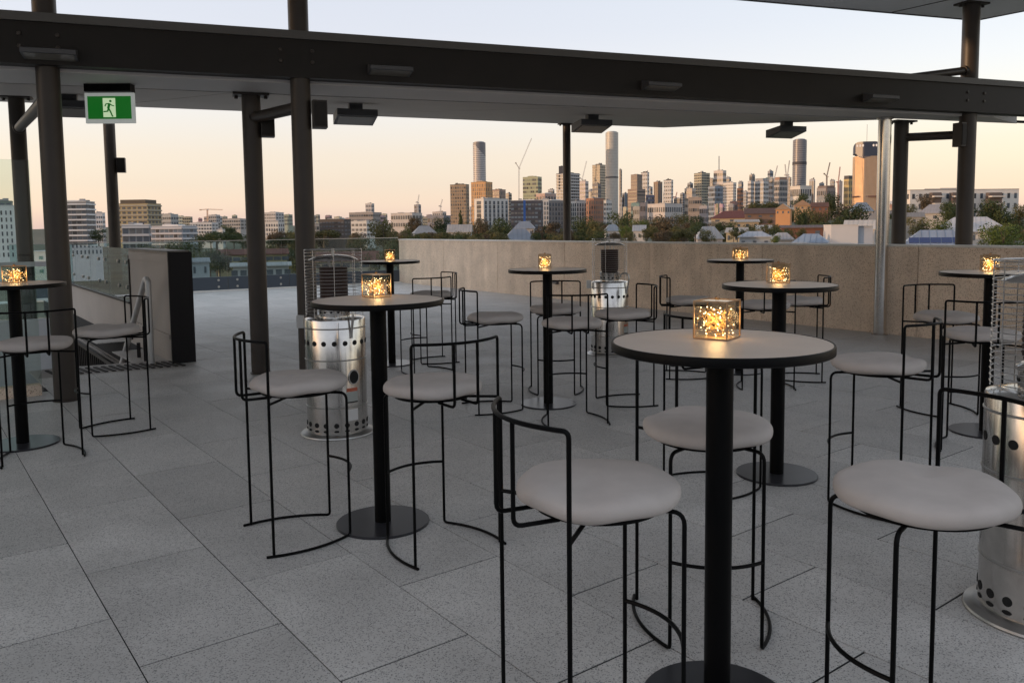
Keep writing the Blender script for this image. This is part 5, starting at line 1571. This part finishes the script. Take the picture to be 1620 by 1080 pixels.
def tree(label, xl, xr, yt, Y, lf='dark', kind='round', hk=1.0, group=None, v=None):
    Y = Y * NEAR
    p = at((xl + xr) / 2, yt, Y)
    Rw = (xr - xl) / 2 / FPX * Y
    Rw *= 1.12
    hh = Rw * 1.25 * hk / .95
    tcount[0] += 1
    cme, tme_ = tmesh(kind, tcount[0] % 3 if v is None else v, lf)
    base = p.z - hh * 1.08
    o = thing("tree", label, "tree", (p.x, p.y, base), (tcount[0] * 2.399) % 6.28, group)
    o.scale = (Rw, Rw, hh)
    inst("trunk", tme_, o); inst("crown", cme, o)
    return o
TRG = "trees behind the parapet"
T_ = [
 ("greyish tree at the parapet's left end", 634, 668, 341, 200, 'brown', 'sparse', 1.2), ("dark green tree left of the brown patterned tower", 684, 716, 342, 170, 'dark', 'round', 1.2),
 ("tall dark pine in front of the brown patterned tower", 718, 738, 328, 260, 'dark', 'tall', 2.4), ("brownish tree below the white striped apartments", 743, 776, 342, 150, 'brown', 'round', 1.2),
 ("wide dark tree mass left of the blue-grey hipped roof", 766, 822, 344, 110, 'dark', 'round', 1.0), ("low brown bushes left of the dark pine", 662, 708, 366, 110, 'brown', 'round', .6),
 ("brown leafless-looking tree left of the slim middle column", 842, 897, 348, 120, 'brown', 'sparse', 1.0), ("dark green tree just right of the slim middle column", 898, 944, 340, 130, 'dark', 'round', 1.2),
 ("olive tree above the middle heater's left side", 926, 962, 346, 100, 'olive', 'round', 1.0), ("dark trees behind the middle heater", 960, 1008, 332, 240, 'dark', 'round', .9),
 ("yellow-green tree right of the middle heater", 992, 1026, 346, 150, 'green', 'round', .9), ("large brown tree in the middle of the tree band", 1022, 1102, 336, 120, 'brown', 'round', .95),
 ("bright green small tree beside the middle heater", 976, 1004, 355, 90, 'green', 'round', 1.0), ("dark tree left of the steep grey roof", 1082, 1118, 350, 130, 'dark', 'round', .9),
 ("wide olive dome-shaped tree below the pale hotel", 1172, 1236, 311, 330, 'olive', 'dome', .75), ("dark shrub tree beside the yellow walled house", 1146, 1170, 349, 130, 'dark', 'round', 1.0),
 ("dark hedge tree in front of the cream veranda house", 1170, 1206, 354, 115, 'dark', 'round', .7), ("dark trees at the foot of the dark rounded tower", 1250, 1284, 304, 380, 'dark', 'round', .9),
 ("dark tall tree right of the orange sunlit house", 1252, 1288, 325, 170, 'dark', 'round', 1.3), ("dark olive tree in front of the dark red brick house", 1281, 1318, 331, 150, 'olive', 'round', 1.1),
 ("dense dark tree left of the grey gabled cottage", 1318, 1377, 320, 160, 'dark', 'round', 1.0), ("dark tree below the construction crane", 1298, 1330, 304, 360, 'dark', 'round', 1.0),
 ("dark shrub between the pale roofs", 1216, 1240, 354, 95, 'dark', 'round', .9), ("yellow-green shrub above the parapet by the far lantern", 1216, 1238, 371, 62, 'green', 'round', .8),
 ("palm-like dark tree under the peach gable", 1262, 1282, 328, 140, 'dark', 'tall', 1.8), ("brownish tree on the hill left of the pyramid roof", 1446, 1480, 306, 210, 'brown', 'round', 1.0),
 ("dark round tree left of the right column", 1480, 1526, 315, 130, 'dark', 'round', 1.0), ("olive bushes right of the stainless pole", 1428, 1476, 341, 95, 'olive', 'round', .8),
 ("mid green bush in front of the dark round tree", 1466, 1504, 347, 90, 'green', 'round', .8), ("big dark tree right of the right column", 1548, 1612, 311, 130, 'dark', 'round', .95),
 ("bright green tree at the right edge above the heater", 1552, 1628, 350, 60, 'green', 'round', .8), ("tree at the far right edge below the white apartments", 1596, 1632, 322, 150, 'olive', 'round', 1.0),
 ("dark wide tree left of the paired columns", 310, 374, 360, 180, 'dark', 'dome', .6), ("olive tree left of the parapet's left end", 580, 632, 344, 180, 'olive', 'round', 1.0),
 ("low trees right of the paired columns", 480, 545, 360, 210, 'olive', 'dome', .5), ("green tree behind the far glass balustrade left of the paired columns", 318, 366, 391, 75, 'dark', 'round', .9),
 ("tree behind the far glass balustrade right of the left heater", 545, 600, 372, 120, 'dark', 'round', .8), ("tree line between the paired columns", 420, 470, 372, 150, 'dark', 'dome', .6),
 ("dark tree behind the far glass balustrade near the parapet", 590, 640, 378, 70, 'dark', 'round', 1.0), ("dark tree beside the small plain white block", 140, 170, 360, 150, 'dark', 'round', .8),
 ("tree in the gap right of the grey balcony block", 262, 318, 378, 120, 'dark', 'round', .7),
]
for q in T_:
    lab, xl, xr, yt, Y, lf, kd, hk = q
    tree(lab, xl, xr, yt, Y, lf, kd, hk, TRG)
rnd = random.Random(5)
def fill(n, x0, x1, y0, y1, Y0, Y1, w0, w1, lab, grp):
    for i in range(n):
        xc = x0 + (x1 - x0) * (i + rnd.uniform(.1, .9)) / n
        t = rnd.random()
        yt = y0 + (y1 - y0) * t; Y = Y1 + (Y0 - Y1) * t
        w_ = rnd.uniform(w0, w1)
        lf = rnd.choice(('dark', 'dark', 'olive', 'brown', 'olive')); kd = rnd.choice(('round', 'round', 'dome', 'sparse'))
        adj = {'dark': 'dark green', 'olive': 'olive', 'brown': 'brownish', 'green': 'bright green'}[lf] + {'round': ' bushy', 'dome': ' spreading', 'sparse': ' thin-leaved'}[kd]
        row = 'tall' if t < .33 else ('mid height' if t < .66 else 'low')
        tree(near_label(adj, 'tree', xc, row, lab), xc - w_ / 2, xc + w_ / 2, yt, Y, lf, kd, rnd.uniform(.8, 1.1), grp)
fill(26, 625, 1000, 348, 364, 130, 300, 30, 54, "", "tree belt behind the parapet, left part")
fill(22, 1000, 1240, 344, 362, 130, 300, 24, 44, "", "tree belt behind the parapet, around the tiled roofs")
fill(20, 1200, 1400, 316, 345, 200, 380, 28, 48, "", "trees on the slope right of the orange house")
fill(16, 1430, 1620, 318, 345, 150, 240, 30, 56, "", "trees below the white apartment building")
fill(30, 290, 660, 354, 370, 220, 480, 26, 52, "", "trees of the left suburb")
fill(16, 300, 640, 380, 408, 90, 150, 30, 56, ", behind glass", "trees behind the far glass balustrade")
fill(6, 216, 320, 376, 400, 100, 170, 30, 56, ", behind glass", "trees behind the stair glass")
fill(11, 1104, 1320, 346, 366, 70, 125, 20, 34, ", between roofs", "trees between the roofs")
fill(8, 985, 1110, 334, 350, 200, 330, 22, 40, ", back row", "back row of trees")
# hedge-like front row just over the parapet
fill(17, 634, 800, 362, 370, 62, 84, 20, 36, ", front row", "front row of bushes behind the parapet")
fill(7, 842, 1000, 358, 368, 62, 84, 24, 40, ", front row", "front row of bushes behind the parapet")
fill(8, 1020, 1104, 352, 366, 66, 90, 26, 40, ", front row", "front row of bushes behind the parapet")
fill(6, 1560, 1640, 352, 368, 55, 75, 30, 46, ", front row", "front row of bushes behind the parapet")
